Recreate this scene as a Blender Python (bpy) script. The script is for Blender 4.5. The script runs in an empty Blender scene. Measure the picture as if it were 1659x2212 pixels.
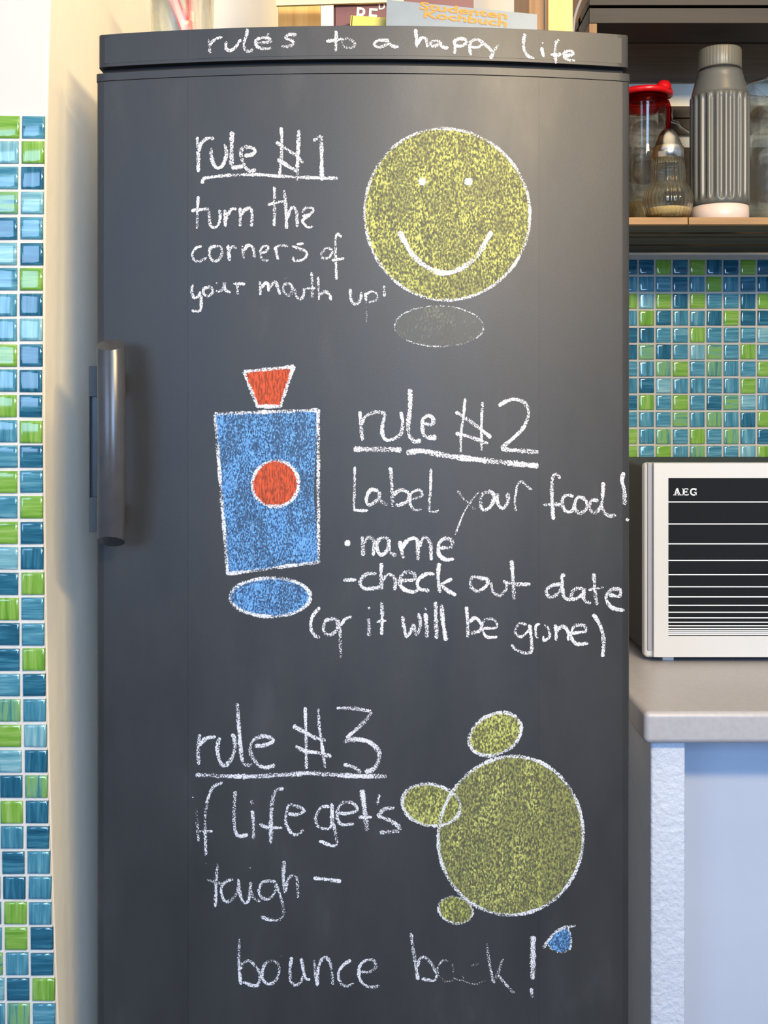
import bpy, bmesh, math, random
from mathutils import Vector, Matrix
random.seed(7)
SC = bpy.context.scene
COL = SC.collection
PI = math.pi

# ------------------------------------------------------------------ camera, light, exposure
F = 2385.0            # focal length in pixels of the 1659 x 2212 frame
HX, HY = 829.5, 880.0  # principal column, horizon row
CZ, D0 = 1.26, 1.25   # eye height, distance to the plane y = 0

cam_d = bpy.data.cameras.new('camera')
cam = bpy.data.objects.new('camera', cam_d); COL.objects.link(cam)
cam.location = (0, -D0, CZ); cam.rotation_euler = (PI/2, 0, 0)
cam_d.sensor_fit = 'HORIZONTAL'; cam_d.sensor_width = 36.0
cam_d.lens = F/1659*36.0
cam_d.shift_y = -(1106-HY)/1659
cam_d.clip_start = 0.05
SC.camera = cam

SC.view_settings.view_transform = 'Standard'
SC.view_settings.look = 'None'
SC.view_settings.gamma = 1.0
SC.view_settings.use_curve_mapping = False
SC.view_settings.exposure = -0.22

w = bpy.data.worlds.new('world'); SC.world = w; w.use_nodes = True
w.node_tree.nodes['Background'].inputs[0].default_value = (0.55, 0.70, 1.0, 1)
w.node_tree.nodes['Background'].inputs[1].default_value = 0.6

def area(name, loc, target, sx, sy, power, color):
    l = bpy.data.lights.new(name, 'AREA'); l.shape = 'RECTANGLE'; l.size = sx; l.size_y = sy
    l.energy = power; l.color = color
    o = bpy.data.objects.new(name, l); COL.objects.link(o); o.location = loc
    o.rotation_euler = (Vector(target)-Vector(loc)).to_track_quat('-Z', 'Y').to_euler()
    return o
# daylight through the window behind the camera on the left
area('window_daylight', (-2.1, -3.62, 1.75), (-2.1, 0, 1.75), 1.75, 1.25, 78, (0.42, 0.64, 1.0))
# second window behind the camera
area('second_window_daylight', (0.65, -3.62, 1.85), (0.65, 0, 1.25), 0.96, 1.26, 125, (0.36, 0.60, 1.0))
# the kitchen's warm hanging lamp, above and to the right of the camera
area('warm_kitchen_lamp', (0.58, -1.41, 1.97), (0, 0, 1.72), 0.50, 0.12, 44, (1.0, 0.75, 0.38))
area('warm_top_fill', (0.75, -0.75, 2.55), (0.3, 0.2, 1.9), 0.35, 0.35, 10, (1.0, 0.68, 0.30))  # added unseen fill, warms the fridge top and the wall behind it

# ------------------------------------------------------------------ helpers
def at(px, py, y=0.0):
    """point seen at pixel (px, py) on the plane at scene depth y"""
    d = D0+y
    return Vector(((px-HX)*d/F, y, CZ+(HY-py)*d/F))

def tagp(o, label=None, cat=None, group=None, kind=None):
    if label: o['label'] = label
    if cat: o['category'] = cat
    if group: o['group'] = group
    if kind: o['kind'] = kind
    return o

def world_origin(o):
    m = Matrix.Identity(4); p = o
    while p:
        m = Matrix.Translation(p.location) @ m if p.parent is None else p.matrix_parent_inverse @ Matrix.Translation(p.location) @ m
        p = p.parent
    return m.translation

def link(name, me, parent=None, mats=None):
    o = bpy.data.objects.new(name, me); COL.objects.link(o)
    for m in (mats or []): me.materials.append(m)
    if parent:
        o.parent = parent
        o.matrix_parent_inverse = Matrix.Translation(-world_origin(parent))
    return o

def thing(name, loc, label, cat, group=None):
    o = bpy.data.objects.new(name, None); COL.objects.link(o); o.location = loc
    o.empty_display_size = 0.05
    return tagp(o, label, cat, group)

def fin(bm, name, mat, parent=None, smooth=False, bevel=0, seg=2):
    bmesh.ops.recalc_face_normals(bm, faces=bm.faces[:])
    me = bpy.data.meshes.new(name); bm.to_mesh(me); bm.free()
    if smooth:
        for p in me.polygons: p.use_smooth = True
    o = link(name, me, parent, [mat] if not isinstance(mat, list) else mat)
    if bevel:
        b = o.modifiers.new('bevel', 'BEVEL'); b.width = bevel; b.segments = seg; b.limit_method = 'ANGLE'
        b.angle_limit = 0.6; b.harden_normals = True
        for p in me.polygons: p.use_smooth = True
    return o

def add_box(bm, x0, x1, y0, y1, z0, z1, rot=None, piv=None):
    v = [bm.verts.new((x, y, z)) for x in (x0, x1) for y in (y0, y1) for z in (z0, z1)]
    for f in ((0,1,3,2), (4,6,7,5), (0,4,5,1), (2,3,7,6), (0,2,6,4), (1,5,7,3)):
        bm.faces.new([v[i] for i in f])
    if rot is not None:
        bmesh.ops.rotate(bm, verts=v, cent=piv, matrix=rot)
    return v

def box(name, x0, x1, y0, y1, z0, z1, mat, parent=None, bevel=0, seg=2, rot=None, piv=None):
    bm = bmesh.new(); add_box(bm, x0, x1, y0, y1, z0, z1, rot, piv)
    return fin(bm, name, mat, parent, False, bevel, seg)

def add_lathe(bm, prof, cx, cy, n=48, mod=None):
    rings = []
    for (r, z) in prof:
        ring = []
        for i in range(n):
            a = 2*PI*i/n
            rr = r*(mod(a, z) if mod else 1)
            ring.append(bm.verts.new((cx+rr*math.cos(a), cy+rr*math.sin(a), z)))
        rings.append(ring)
    for a, b in zip(rings, rings[1:]):
        for i in range(n):
            bm.faces.new((a[i], a[(i+1) % n], b[(i+1) % n], b[i]))
    return rings

def lathe(name, prof, cx, cy, mat, parent=None, n=48, mod=None, cap=(True, True)):
    bm = bmesh.new(); rings = add_lathe(bm, prof, cx, cy, n, mod)
    if cap[0]: bm.faces.new(rings[0])
    if cap[1]: bm.faces.new(rings[-1])
    return fin(bm, name, mat, parent, True)

def add_tube(bm, pts, r, n=10):
    pts = [Vector(p) for p in pts]; prev = None
    for k, p in enumerate(pts):
        d = (pts[min(k+1, len(pts)-1)]-pts[max(k-1, 0)]).normalized()
        u = d.cross(Vector((0.13, 0.97, 0.21))).normalized(); v = d.cross(u)
        ring = [bm.verts.new(p+(u*math.cos(2*PI*i/n)+v*math.sin(2*PI*i/n))*r) for i in range(n)]
        if prev:
            for i in range(n): bm.faces.new((prev[i], prev[(i+1) % n], ring[(i+1) % n], ring[i]))
        else: bm.faces.new(ring)
        prev = ring
    bm.faces.new(prev)

# ------------------------------------------------------------------ materials
def lin(r, g, b):
    f = lambda c: (c/255/12.92) if c/255 <= 0.04045 else ((c/255+0.055)/1.055)**2.4
    return (f(r), f(g), f(b), 1)

class NT:
    def __init__(s, name):
        s.m = bpy.data.materials.new(name); s.m.use_nodes = True
        s.t = s.m.node_tree; s.t.nodes.clear()
        s.out = s.t.nodes.new('ShaderNodeOutputMaterial')
    def n(s, typ, **kw):
        nd = s.t.nodes.new(typ)
        for k, v in kw.items():
            if k.startswith('i_'):
                key = k[2:]
                key = int(key) if key.isdigit() else key.replace('_', ' ')
                nd.inputs[key].default_value = v
            else: setattr(nd, k, v)
        return nd
    def l(s, a, b): s.t.links.new(a, b)
    def pr(s, **kw):
        p = s.n('ShaderNodeBsdfPrincipled')
        for k, v in kw.items(): p.inputs[k.replace('_', ' ')].default_value = v
        s.l(p.outputs[0], s.out.inputs[0]); return p
    def ramp(s, src, stops):
        r = s.n('ShaderNodeValToRGB'); e = r.color_ramp.elements
        e[0].position, e[0].color = stops[0]; e[1].position, e[1].color = stops[-1]
        for p, c in stops[1:-1]:
            x = e.new(p); x.color = c
        s.l(src, r.inputs[0]); return r

def simple(name, col, rough=0.5, metal=0.0, noise=0.0, nscale=30, bump=0.0, bscale=200, coat=0.0, spec=0.5):
    t = NT(name); p = t.pr(Roughness=rough, Metallic=metal)
    p.inputs['Coat Weight'].default_value = coat
    p.inputs['Specular IOR Level'].default_value = spec
    tc = t.n('ShaderNodeTexCoord')
    nz = t.n('ShaderNodeTexNoise', i_Scale=nscale, i_Detail=5.0)
    t.l(tc.outputs['Object'], nz.inputs['Vector'])
    a = tuple(max(0, c*(1-noise)) for c in col[:3])+(1,); b = tuple(min(1, c*(1+noise)) for c in col[:3])+(1,)
    r = t.ramp(nz.outputs['Fac'], [(0.3, a), (0.7, b)])
    t.l(r.outputs[0], p.inputs['Base Color'])
    if bump:
        nb = t.n('ShaderNodeTexNoise', i_Scale=bscale, i_Detail=3.0); t.l(tc.outputs['Object'], nb.inputs['Vector'])
        bp = t.n('ShaderNodeBump', i_Strength=bump, i_Distance=0.002)
        t.l(nb.outputs['Fac'], bp.inputs['Height']); t.l(bp.outputs[0], p.inputs['Normal'])
    return t.m

def wood(name, c1, c2, axis='x', rough=0.6):
    t = NT(name); p = t.pr(Roughness=rough)
    tc = t.n('ShaderNodeTexCoord'); mp = t.n('ShaderNodeMapping')
    oi = t.n('ShaderNodeObjectInfo')
    mul = t.n('ShaderNodeVectorMath', operation='SCALE'); mul.inputs['Scale'].default_value = 7.0
    cb = t.n('ShaderNodeCombineXYZ')
    for i in range(3): t.l(oi.outputs['Random'], cb.inputs[i])
    t.l(cb.outputs[0], mul.inputs[0])
    ad = t.n('ShaderNodeVectorMath', operation='ADD')
    t.l(tc.outputs['Object'], ad.inputs[0]); t.l(mul.outputs[0], ad.inputs[1]); t.l(ad.outputs[0], mp.inputs[0])
    sc = {'x': (3, 60, 60), 'y': (60, 3, 60), 'z': (60, 60, 3)}[axis]
    mp.inputs['Scale'].default_value = sc
    nz = t.n('ShaderNodeTexNoise', i_Scale=1.6, i_Detail=6.0, i_Roughness=0.65, i_Distortion=0.4)
    t.l(mp.outputs[0], nz.inputs['Vector'])
    r = t.ramp(nz.outputs['Fac'], [(0.28, c1), (0.72, c2)]); t.l(r.outputs[0], p.inputs['Base Color'])
    bp = t.n('ShaderNodeBump', i_Strength=0.25, i_Distance=0.001)
    t.l(nz.outputs['Fac'], bp.inputs['Height']); t.l(bp.outputs[0], p.inputs['Normal'])
    return t.m

def glass(name, col=(0.95, 0.97, 0.96, 1), rough=0.02, mixt=0.55):
    """thin clear glass: part straight-through, part refracting / reflecting"""
    t = NT(name)
    g = t.n('ShaderNodeBsdfGlass', i_Roughness=rough, i_IOR=1.45); g.inputs['Color'].default_value = col
    tr = t.n('ShaderNodeBsdfTransparent'); tr.inputs['Color'].default_value = col
    mx = t.n('ShaderNodeMixShader', i_0=mixt)
    t.l(g.outputs[0], mx.inputs[1]); t.l(tr.outputs[0], mx.inputs[2]); t.l(mx.outputs[0], t.out.inputs[0])
    return t.m

def chalkboard():
    t = NT('chalkboard_film'); p = t.pr()
    p.inputs['Specular IOR Level'].default_value = 0.55
    tc = t.n('ShaderNodeTexCoord')
    n1 = t.n('ShaderNodeTexNoise', i_Scale=5.0, i_Detail=6.0, i_Roughness=0.6)
    mp = t.n('ShaderNodeMapping'); mp.inputs['Scale'].default_value = (2.2, 1, 0.9)
    t.l(tc.outputs['Object'], mp.inputs[0]); t.l(mp.outputs[0], n1.inputs['Vector'])
    r = t.ramp(n1.outputs['Fac'], [(0.36, (0.020, 0.020, 0.021, 1)), (0.60, (0.027, 0.027, 0.028, 1)), (0.74, (0.042, 0.042, 0.045, 1))])
    t.l(r.outputs[0], p.inputs['Base Color'])
    r2 = t.ramp(n1.outputs['Fac'], [(0.3, (0.46,)*3+(1,)), (0.7, (0.56,)*3+(1,))]); t.l(r2.outputs[0], p.inputs['Roughness'])
    nb = t.n('ShaderNodeTexNoise', i_Scale=700.0, i_Detail=2.0); t.l(tc.outputs['Object'], nb.inputs['Vector'])
    bp = t.n('ShaderNodeBump', i_Strength=0.10, i_Distance=0.0006)
    t.l(nb.outputs['Fac'], bp.inputs['Height']); t.l(bp.outputs[0], p.inputs['Normal'])
    return t.m

def chalk(name, col, scale=620.0, cover=0.0, stretch=(1, 1, 1), soft=0.07, under=0.0, col2=None, patch=0.0):
    """dry chalk: opaque grains over the bare board, UV.x = pressure, UV.y = position across the stroke"""
    t = NT(name)
    tc = t.n('ShaderNodeTexCoord'); uv = t.n('ShaderNodeUVMap'); uv.uv_map = 'stroke'
    sp = t.n('ShaderNodeSeparateXYZ'); t.l(uv.outputs[0], sp.inputs[0])
    mp = t.n('ShaderNodeMapping'); mp.inputs['Scale'].default_value = stretch
    t.l(tc.outputs['Object'], mp.inputs[0])
    nz = t.n('ShaderNodeTexNoise', i_Scale=scale, i_Detail=2.5, i_Roughness=0.6); t.l(mp.outputs[0], nz.inputs['Vector'])
    n2 = t.n('ShaderNodeTexNoise', i_Scale=45.0, i_Detail=3.0); t.l(mp.outputs[0], n2.inputs['Vector'])
    def math_(op, a, b):
        m = t.n('ShaderNodeMath', operation=op)
        for i, q in enumerate((a, b)):
            if q is None: continue
            if isinstance(q, (int, float)): m.inputs[i].default_value = q
            else: t.l(q, m.inputs[i])
        return m.outputs[0]
    edge = math_('POWER', math_('ABSOLUTE', sp.outputs[1], None), 4.0)
    v = math_('ADD', nz.outputs['Fac'], math_('MULTIPLY', math_('SUBTRACT', n2.outputs['Fac'], 0.5), 0.25+patch))
    v = math_('ADD', v, math_('SUBTRACT', sp.outputs[0], 0.5))
    v = math_('SUBTRACT', v, math_('MULTIPLY', edge, 0.22))
    mr = t.n('ShaderNodeMapRange'); mr.inputs['From Min'].default_value = 0.46-cover
    mr.inputs['From Max'].default_value = 0.46-cover+soft; mr.inputs['To Min'].default_value = under
    t.l(v, mr.inputs['Value'])
    d = t.n('ShaderNodeBsdfDiffuse')
    if col2:
        rr = t.ramp(nz.outputs['Fac'], [(0.40, col2), (0.62, col)]); t.l(rr.outputs[0], d.inputs['Color'])
    else: d.inputs['Color'].default_value = col
    tr = t.n('ShaderNodeBsdfTransparent'); mx = t.n('ShaderNodeMixShader')
    t.l(mr.outputs[0], mx.inputs[0]); t.l(tr.outputs[0], mx.inputs[1]); t.l(d.outputs[0], mx.inputs[2])
    t.l(mx.outputs[0], t.out.inputs[0])
    return t.m

def tile_mat(name, stops, direction):
    t = NT(name); p = t.pr(Roughness=0.06)
    p.inputs['Specular IOR Level'].default_value = 0.65
    tc = t.n('ShaderNodeTexCoord'); oi = t.n('ShaderNodeObjectInfo')
    cb = t.n('ShaderNodeCombineXYZ')
    m9 = t.n('ShaderNodeMath', operation='MULTIPLY'); m9.inputs[1].default_value = 37.0
    t.l(oi.outputs['Random'], m9.inputs[0])
    for i in range(3): t.l(m9.outputs[0], cb.inputs[i])
    mp = t.n('ShaderNodeMapping')
    mp.inputs['Scale'].default_value = (12, 12, 200) if direction == 'h' else (200, 12, 12)
    t.l(tc.outputs['Object'], mp.inputs[0])
    ad = t.n('ShaderNodeVectorMath', operation='ADD'); t.l(mp.outputs[0], ad.inputs[0]); t.l(cb.outputs[0], ad.inputs[1])
    nz = t.n('ShaderNodeTexNoise', i_Scale=1.0, i_Detail=3.5, i_Roughness=0.7); t.l(ad.outputs[0], nz.inputs['Vector'])
    r = t.ramp(nz.outputs['Fac'], stops); t.l(r.outputs[0], p.inputs['Base Color'])
    return t.m

M = {}
M['paint'] = simple('white_wall_paint', lin(196, 194, 188), 0.8, noise=0.02, nscale=3, bump=0.08, bscale=60)
M['plaster'] = simple('cream_plaster', lin(238, 233, 219), 0.75, noise=0.04, nscale=5, bump=0.35, bscale=45)
M['rough_plaster'] = simple('rough_white_plaster', lin(190, 196, 208), 0.45, noise=0.03, nscale=20, bump=1.0, bscale=150)
M['ceil'] = simple('ceiling_paint', lin(240, 238, 232), 0.9)
M['floor'] = simple('floor_lino', lin(74, 64, 56), 0.5, noise=0.1, nscale=8)
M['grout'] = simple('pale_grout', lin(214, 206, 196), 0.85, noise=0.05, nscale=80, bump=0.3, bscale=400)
M['grout_shade'] = simple('shaded_grout', lin(178, 172, 160), 0.85, noise=0.05, nscale=80, bump=0.3, bscale=400)  # the pale grout again, darkened because the back wall is less lit
M['board'] = chalkboard()
M['fridge_body'] = simple('white_fridge_body', lin(232, 234, 238), 0.35)
M['gap'] = simple('black_rubber', (0.006, 0.006, 0.006, 1), 0.8)
M['handle'] = simple('dark_handle_plastic', (0.045, 0.045, 0.05, 1), 0.27, noise=0.1, nscale=60)
M['bracket'] = simple('grey_handle_bracket', (0.055, 0.050, 0.045, 1), 0.55)
M['white_enamel'] = simple('white_enamel', lin(198, 197, 194), 0.3, noise=0.01)
M['grey_strip'] = simple('grey_plastic_strip', lin(150, 150, 158), 0.4)
M['print_white'] = simple('white_print', lin(235, 238, 240), 0.5)
M['dark_case'] = simple('dark_oven_case', (0.012, 0.012, 0.012, 1), 0.6)
M['oven_glass'] = simple('black_oven_glass', (0.010, 0.011, 0.013, 1), 0.05, spec=0.6)
M['worktop'] = simple('grey_worktop_laminate', lin(162, 160, 164), 0.38, noise=0.05, nscale=150)
M['cabinet'] = simple('white_cabinet_panel', lin(176, 184, 200), 0.5, noise=0.01)
M['crate_light'] = wood('lit_crate_edge_wood', lin(120, 88, 52), lin(160, 122, 76), 'x')  # lighter copy of the crate wood, for the lit front lath
M['crate_dark'] = wood('shaded_crate_wood', lin(48, 38, 26), lin(92, 72, 46), 'x')  # slat wood darkened, underside shade put into its colour
M['crate_shade'] = wood('deep_shade_crate_wood', lin(18, 14, 10), lin(36, 27, 19), 'x')  # darker still, shade on the upper boards put into the wood colour
M['crate_side'] = wood('crate_side_wood', lin(110, 80, 50), lin(160, 122, 78), 'z')
M['pine'] = wood('bright_pine', lin(200, 150, 80), lin(232, 190, 120), 'z')
M['thermos'] = simple('grey_thermos_plastic', lin(84, 85, 82), 0.36, noise=0.03)
M['thermos_cap'] = simple('grey_thermos_cap', lin(98, 95, 84), 0.4)
M['thermos_base'] = simple('pinkish_white_base', lin(205, 186, 176), 0.4)
M['chrome'] = simple('brushed_steel', (0.72, 0.70, 0.66, 1), 0.22, metal=1.0)
M['clear'] = glass('clear_glass')
M['clear_ribbed'] = glass('ribbed_glass', (0.97, 0.97, 0.93, 1), 0.03, 0.4)
M['red'] = simple('red_plastic', lin(205, 22, 28), 0.25)
M['red_clear'] = glass('clear_red_plastic', (0.72, 0.10, 0.10, 1), 0.1, 0.6)
M['sugar'] = simple('sugar', lin(196, 172, 122), 0.8, noise=0.1, nscale=500, bump=0.5, bscale=900)
M['brown_grounds'] = simple('tan_contents', lin(168, 142, 100), 0.8, noise=0.2, nscale=300)
M['burgundy'] = simple('burgundy_cover', lin(110, 62, 58), 0.45, noise=0.05)
M['paper'] = simple('page_paper', lin(235, 222, 190), 0.8, noise=0.05, nscale=300)
M['blue_cover'] = simple('grey_blue_cover', lin(120, 130, 138), 0.4, noise=0.06, nscale=40)
M['orange_ink'] = simple('orange_print', lin(206, 130, 36), 0.6)
M['cream_ink'] = simple('cream_print', lin(240, 222, 200), 0.6)
M['yellow_cover'] = simple('yellow_cover', lin(206, 184, 78), 0.5, noise=0.05)
M['cream_board'] = simple('cream_board', lin(230, 216, 160), 0.6, noise=0.02)
M['pink_paper'] = simple('pink_striped_paper', lin(238, 196, 186), 0.6)
M['red_print'] = simple('red_paper_edge', lin(214, 90, 88), 0.6)
M['grey_paper'] = simple('grey_paper', lin(190, 190, 186), 0.6)
M['cord'] = simple('grey_cord', lin(140, 135, 140), 0.5)
M['white_chalk'] = chalk('white_chalk', lin(212, 212, 218), 720, 0.085, soft=0.16)
M['white_chalk_outline'] = chalk('white_chalk_outline', lin(208, 209, 214), 620, 0.06, soft=0.16)
M['yellow_chalk'] = chalk('yellow_chalk', lin(190, 192, 112), 520, -0.06, (1, 1, 0.6), 0.2, 0.50, lin(106, 106, 84), 0.45)
M['yellow_chalk_solid'] = chalk('yellow_chalk_solid', lin(188, 192, 106), 520, 0.0, (1, 1, 0.6), 0.2, 0.50, lin(114, 114, 84), 0.4)
M['faint_chalk'] = chalk('faint_grey_chalk', lin(150, 152, 140), 520, 0.0, (1, 1, 0.6), 0.5, 0.10, None, 0.4)
M['blue_chalk'] = chalk('blue_chalk', lin(112, 164, 214), 620, 0.04, (1.1, 1, 0.6), 0.18, 0.35, lin(66, 106, 158), 0.4)
M['orange_chalk'] = chalk('orange_chalk', lin(204, 88, 60), 420, 0.16, (1.4, 1, 0.35), 0.2, 0.90, lin(140, 70, 54), 0.4)
M['dust_chalk'] = chalk('smudged_chalk_dust', lin(190, 194, 200), 60, 0.0, (1, 1, 1), 0.9, 0.0, None, 0.3)
TD = [(0.30, lin(20, 68, 90)), (0.5, lin(34, 92, 116)), (0.7, lin(66, 124, 144))]
TT = [(0.30, lin(42, 98, 118)), (0.5, lin(66, 126, 146)), (0.7, lin(108, 158, 170))]
TL = [(0.30, lin(78, 132, 146)), (0.5, lin(108, 158, 168)), (0.7, lin(148, 182, 186))]
TG = [(0.30, lin(88, 136, 44)), (0.5, lin(114, 158, 62)), (0.7, lin(144, 174, 96))]
TM = [(0.34, lin(58, 116, 116)), (0.5, lin(112, 156, 116)), (0.64, lin(116, 158, 68))]
TILES = {}
for k, st in (('D', TD), ('T', TT), ('L', TL), ('G', TG), ('M', TM)):
    for d in 'hv': TILES[k+d] = tile_mat({'D': 'deep_teal', 'T': 'teal', 'L': 'pale_teal', 'G': 'lime', 'M': 'lime_to_teal'}[k]+'_glass_'+{'h': 'level', 'v': 'upright'}[d], st, d)

# ------------------------------------------------------------------ setting
def struct(o): return tagp(o, kind='structure')

def wall_edge(z):
    """the old plaster corner left of the fridge is not quite plumb; x of the corner at height z"""
    py = HY-(z-CZ)*F/D0
    px = 95+13*((800-py)/800)**2 if py < 800 else 95+30*((py-800)/1412)**2
    if py < -100: px = 111.5
    if py > 2300: px = 129
    return (px-HX)*D0/F
YB = 0.62   # back wall plane
RX0, RX1, RY0, RZ1 = -3.3, 2.7, -3.6, 2.7
struct(box('floor', RX0, RX1, RY0-0.1, 0.8, -0.05, 0, M['floor']))
struct(box('ceiling', RX0, RX1, RY0-0.1, 0.8, RZ1, RZ1+0.05, M['ceil']))
bm = bmesh.new()
zs = [i*RZ1/40 for i in range(41)]
fr = [(wall_edge(z), z) for z in zs]
A = [bm.verts.new((RX0, 0, z)) for z in zs]; B = [bm.verts.new((x, 0, z)) for x, z in fr]
Cc = [bm.verts.new((x, YB+0.1, z)) for x, z in fr]; Dd = [bm.verts.new((RX0, YB+0.1, z)) for z in zs]
for q in range(40):
    bm.faces.new((A[q], B[q], B[q+1], A[q+1])); bm.faces.new((B[q], Cc[q], Cc[q+1], B[q+1]))
    bm.faces.new((Cc[q], Dd[q], Dd[q+1], Cc[q+1])); bm.faces.new((Dd[q], A[q], A[q+1], Dd[q+1]))
bm.faces.new((A[0], B[0], Cc[0], Dd[0])); bm.faces.new((A[-1], B[-1], Cc[-1], Dd[-1]))
wall_left = struct(fin(bm, 'wall_left', M['plaster']))
wall_left.data.materials.append(M['paint'])
for p in wall_left.data.polygons:
    if abs(p.normal.y+1) < 0.01: p.material_index = 1
b = wall_left.modifiers.new('bevel', 'BEVEL'); b.width = 0.004; b.segments = 3; b.limit_method = 'ANGLE'
wall_back = struct(box('wall_back', -0.45, RX1, YB, YB+0.1, 0, RZ1, M['plaster']))
struct(box('wall_right', RX1, RX1+0.1, RY0, 0.8, 0, RZ1, M['paint']))
struct(box('wall_far_left', RX0-0.1, RX0, RY0, 0.0, 0, RZ1, M['paint']))
bm = bmesh.new()
add_box(bm, RX0, -3.0, RY0-0.1, RY0, 0, RZ1); add_box(bm, -1.2, 0.15, RY0-0.1, RY0, 0, RZ1); add_box(bm, 1.15, RX1, RY0-0.1, RY0, 0, RZ1)
add_box(bm, 0.15, 1.15, RY0-0.1, RY0, 0, 1.2); add_box(bm, 0.15, 1.15, RY0-0.1, RY0, 2.5, RZ1)
add_box(bm, -3.0, -1.2, RY0-0.1, RY0, 0, 1.1); add_box(bm, -3.0, -1.2, RY0-0.1, RY0, 2.4, RZ1)
struct(fin(bm, 'wall_front', M['paint']))
bm = bmesh.new()
for x in (-2.98, -2.13, -2.07, -1.26): add_box(bm, x, x+0.05, RY0+0.05, RY0+0.10, 1.1, 2.4)
for z in (1.1, 2.35): add_box(bm, -3.0, -1.2, RY0+0.05, RY0+0.10, z, z+0.05)
struct(fin(bm, 'window_1', M['white_enamel'], None, bevel=0.004))
bm = bmesh.new()
for x in (0.15, 1.09): add_box(bm, x, x+0.06, RY0-0.002, RY0+0.04, 1.2, 2.5)
for z in (1.2, 2.44): add_box(bm, 0.15, 1.15, RY0-0.002, RY0+0.04, z, z+0.06)
struct(fin(bm, 'window_2', M['white_enamel'], None, bevel=0.004))

# glass mosaic tiles
PT, TS = 0.02860, 0.0250
def tile_mesh():
    me = bpy.data.meshes.new('tile'); h = TS/2
    lv = [(h, 0.0), (h, -0.0032), (h-0.0006, -0.0041), (h-0.0024, -0.0047), (h-0.0038, -0.0048)]
    vs, fs = [], []
    for s, y in lv:
        vs += [(-s, y, -s), (s, y, -s), (s, y, s), (-s, y, s)]
    for k in range(len(lv)-1):
        for i in range(4):
            fs.append((4*k+i, 4*k+(i+1) % 4, 4*k+4+(i+1) % 4, 4*k+4+i))
    e = 4*(len(lv)-1); fs.append((e, e+1, e+2, e+3))
    me.from_pydata(vs, [], fs); me.update(); me.materials.append(M['grout'])
    for p in me.polygons[4:]: p.use_smooth = True
    return me
TME = tile_mesh()
def place_tile(x, y, z, code, parent):
    o = bpy.data.objects.new('tile', TME); COL.objects.link(o)
    o.parent = parent; o.location = (x, y, z)
    g = lambda s: random.gauss(0, s)
    o.rotation_euler = (g(0.012), g(0.006), g(0.012))
    o.material_slots[0].link = 'OBJECT'; o.material_slots[0].material = TILES[code]
def code(c):
    return c if len(c) == 2 else c+random.choice('hv')
def randcode(): return code(random.choice('DDTTTTLGGM'))

z_top = CZ+(HY-252)*D0/F
gx1 = lambda z: wall_edge(z)+0.000
bm = bmesh.new()
zz = [z_top+0.0005-i*0.04 for i in range(29)]
P = []
for z in zz:
    x1 = wall_edge(z)-0.0006
    P.append([bm.verts.new(c) for c in ((-0.53, 0.0005, z), (-0.53, -0.0022, z), (x1-0.001, -0.0022, z), (x1, 0.0005, z))])
for a, c in zip(P, P[1:]):
    for i in range(4): bm.faces.new((a[i], a[(i+1) % 4], c[(i+1) % 4], c[i]))
bm.faces.new(P[0]); bm.faces.new(P[-1])
fin(bm, 'grout', M['grout'], wall_left)
LG = '''Gh Th|Lv Gv|Th Dv|Mh Lh|Dh Th|Lh Dh|Th Gh|Tv Dv|Tv Lv|Gh Dh|Tv Dv|Gv Dh|Tv Gv|Th Dh|Gh Th|Th Gh|Gh Dh|Lh Dv|Dh Gv|Gv Th|Dh Th|Dh Gv|Th Dh|Mv Tv|Gh Lv|Lh Dv|Dv Mv|Gv Dv|Tv Dh|Dh Tv|Dv Tv|Gv Tv|Gh Dh|Tv Dh|Dh Gv|Mv Th|Tv Dh|Th Tv'''.split('|')
for r, row in enumerate(LG):
    z = z_top-TS/2-r*PT*1.0015
    ex = wall_edge(z)-0.0012
    cc = row.split()
    cc = [randcode(), randcode()]+cc
    for k in range(4):
        x = ex-TS/2-(3-k)*PT
        place_tile(x+random.gauss(0, 0.0002), -0.0005, z+random.gauss(0, 0.0002), cc[k], wall_left)

zb_top = CZ+(HY-562)*(D0+YB)/F
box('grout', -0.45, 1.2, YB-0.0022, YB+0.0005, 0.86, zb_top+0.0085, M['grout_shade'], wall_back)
RG = '''D D G D G D D G D|T Tv Th Dh Tv G Tv Dh Dv|G Lv G D G Th Th Dv G|T G D Tv Tv Dv G Dh Dh|D D T T G Th Th T L|D Mh D Th Lv Mh Th G Th|T Tv Mv G Th Mv Tv Th G|T Dh L Tv Tv Th Tv Gh Tv|D G Th Gh Th Dh Mh L Tv|T Tv Th Mh Tv Mv Tv Dv G|G Tv Mv Th Gv Th Mv Tv Dh|G Th Gh Tv Mv Th Th Lv G'''.split('|')
xb0 = at(1379.3-36.2+16, 0, YB).x
for r in range(21):
    z = zb_top-TS/2-r*PT
    row = RG[r].split() if r < len(RG) else []
    for k in range(-1, 12):
        c = code(row[k]) if 0 <= k < len(row) else randcode()
        place_tile(xb0+k*PT+random.gauss(0, 0.0002), YB-0.0005, z+random.gauss(0, 0.0002), c, wall_back)

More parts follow.
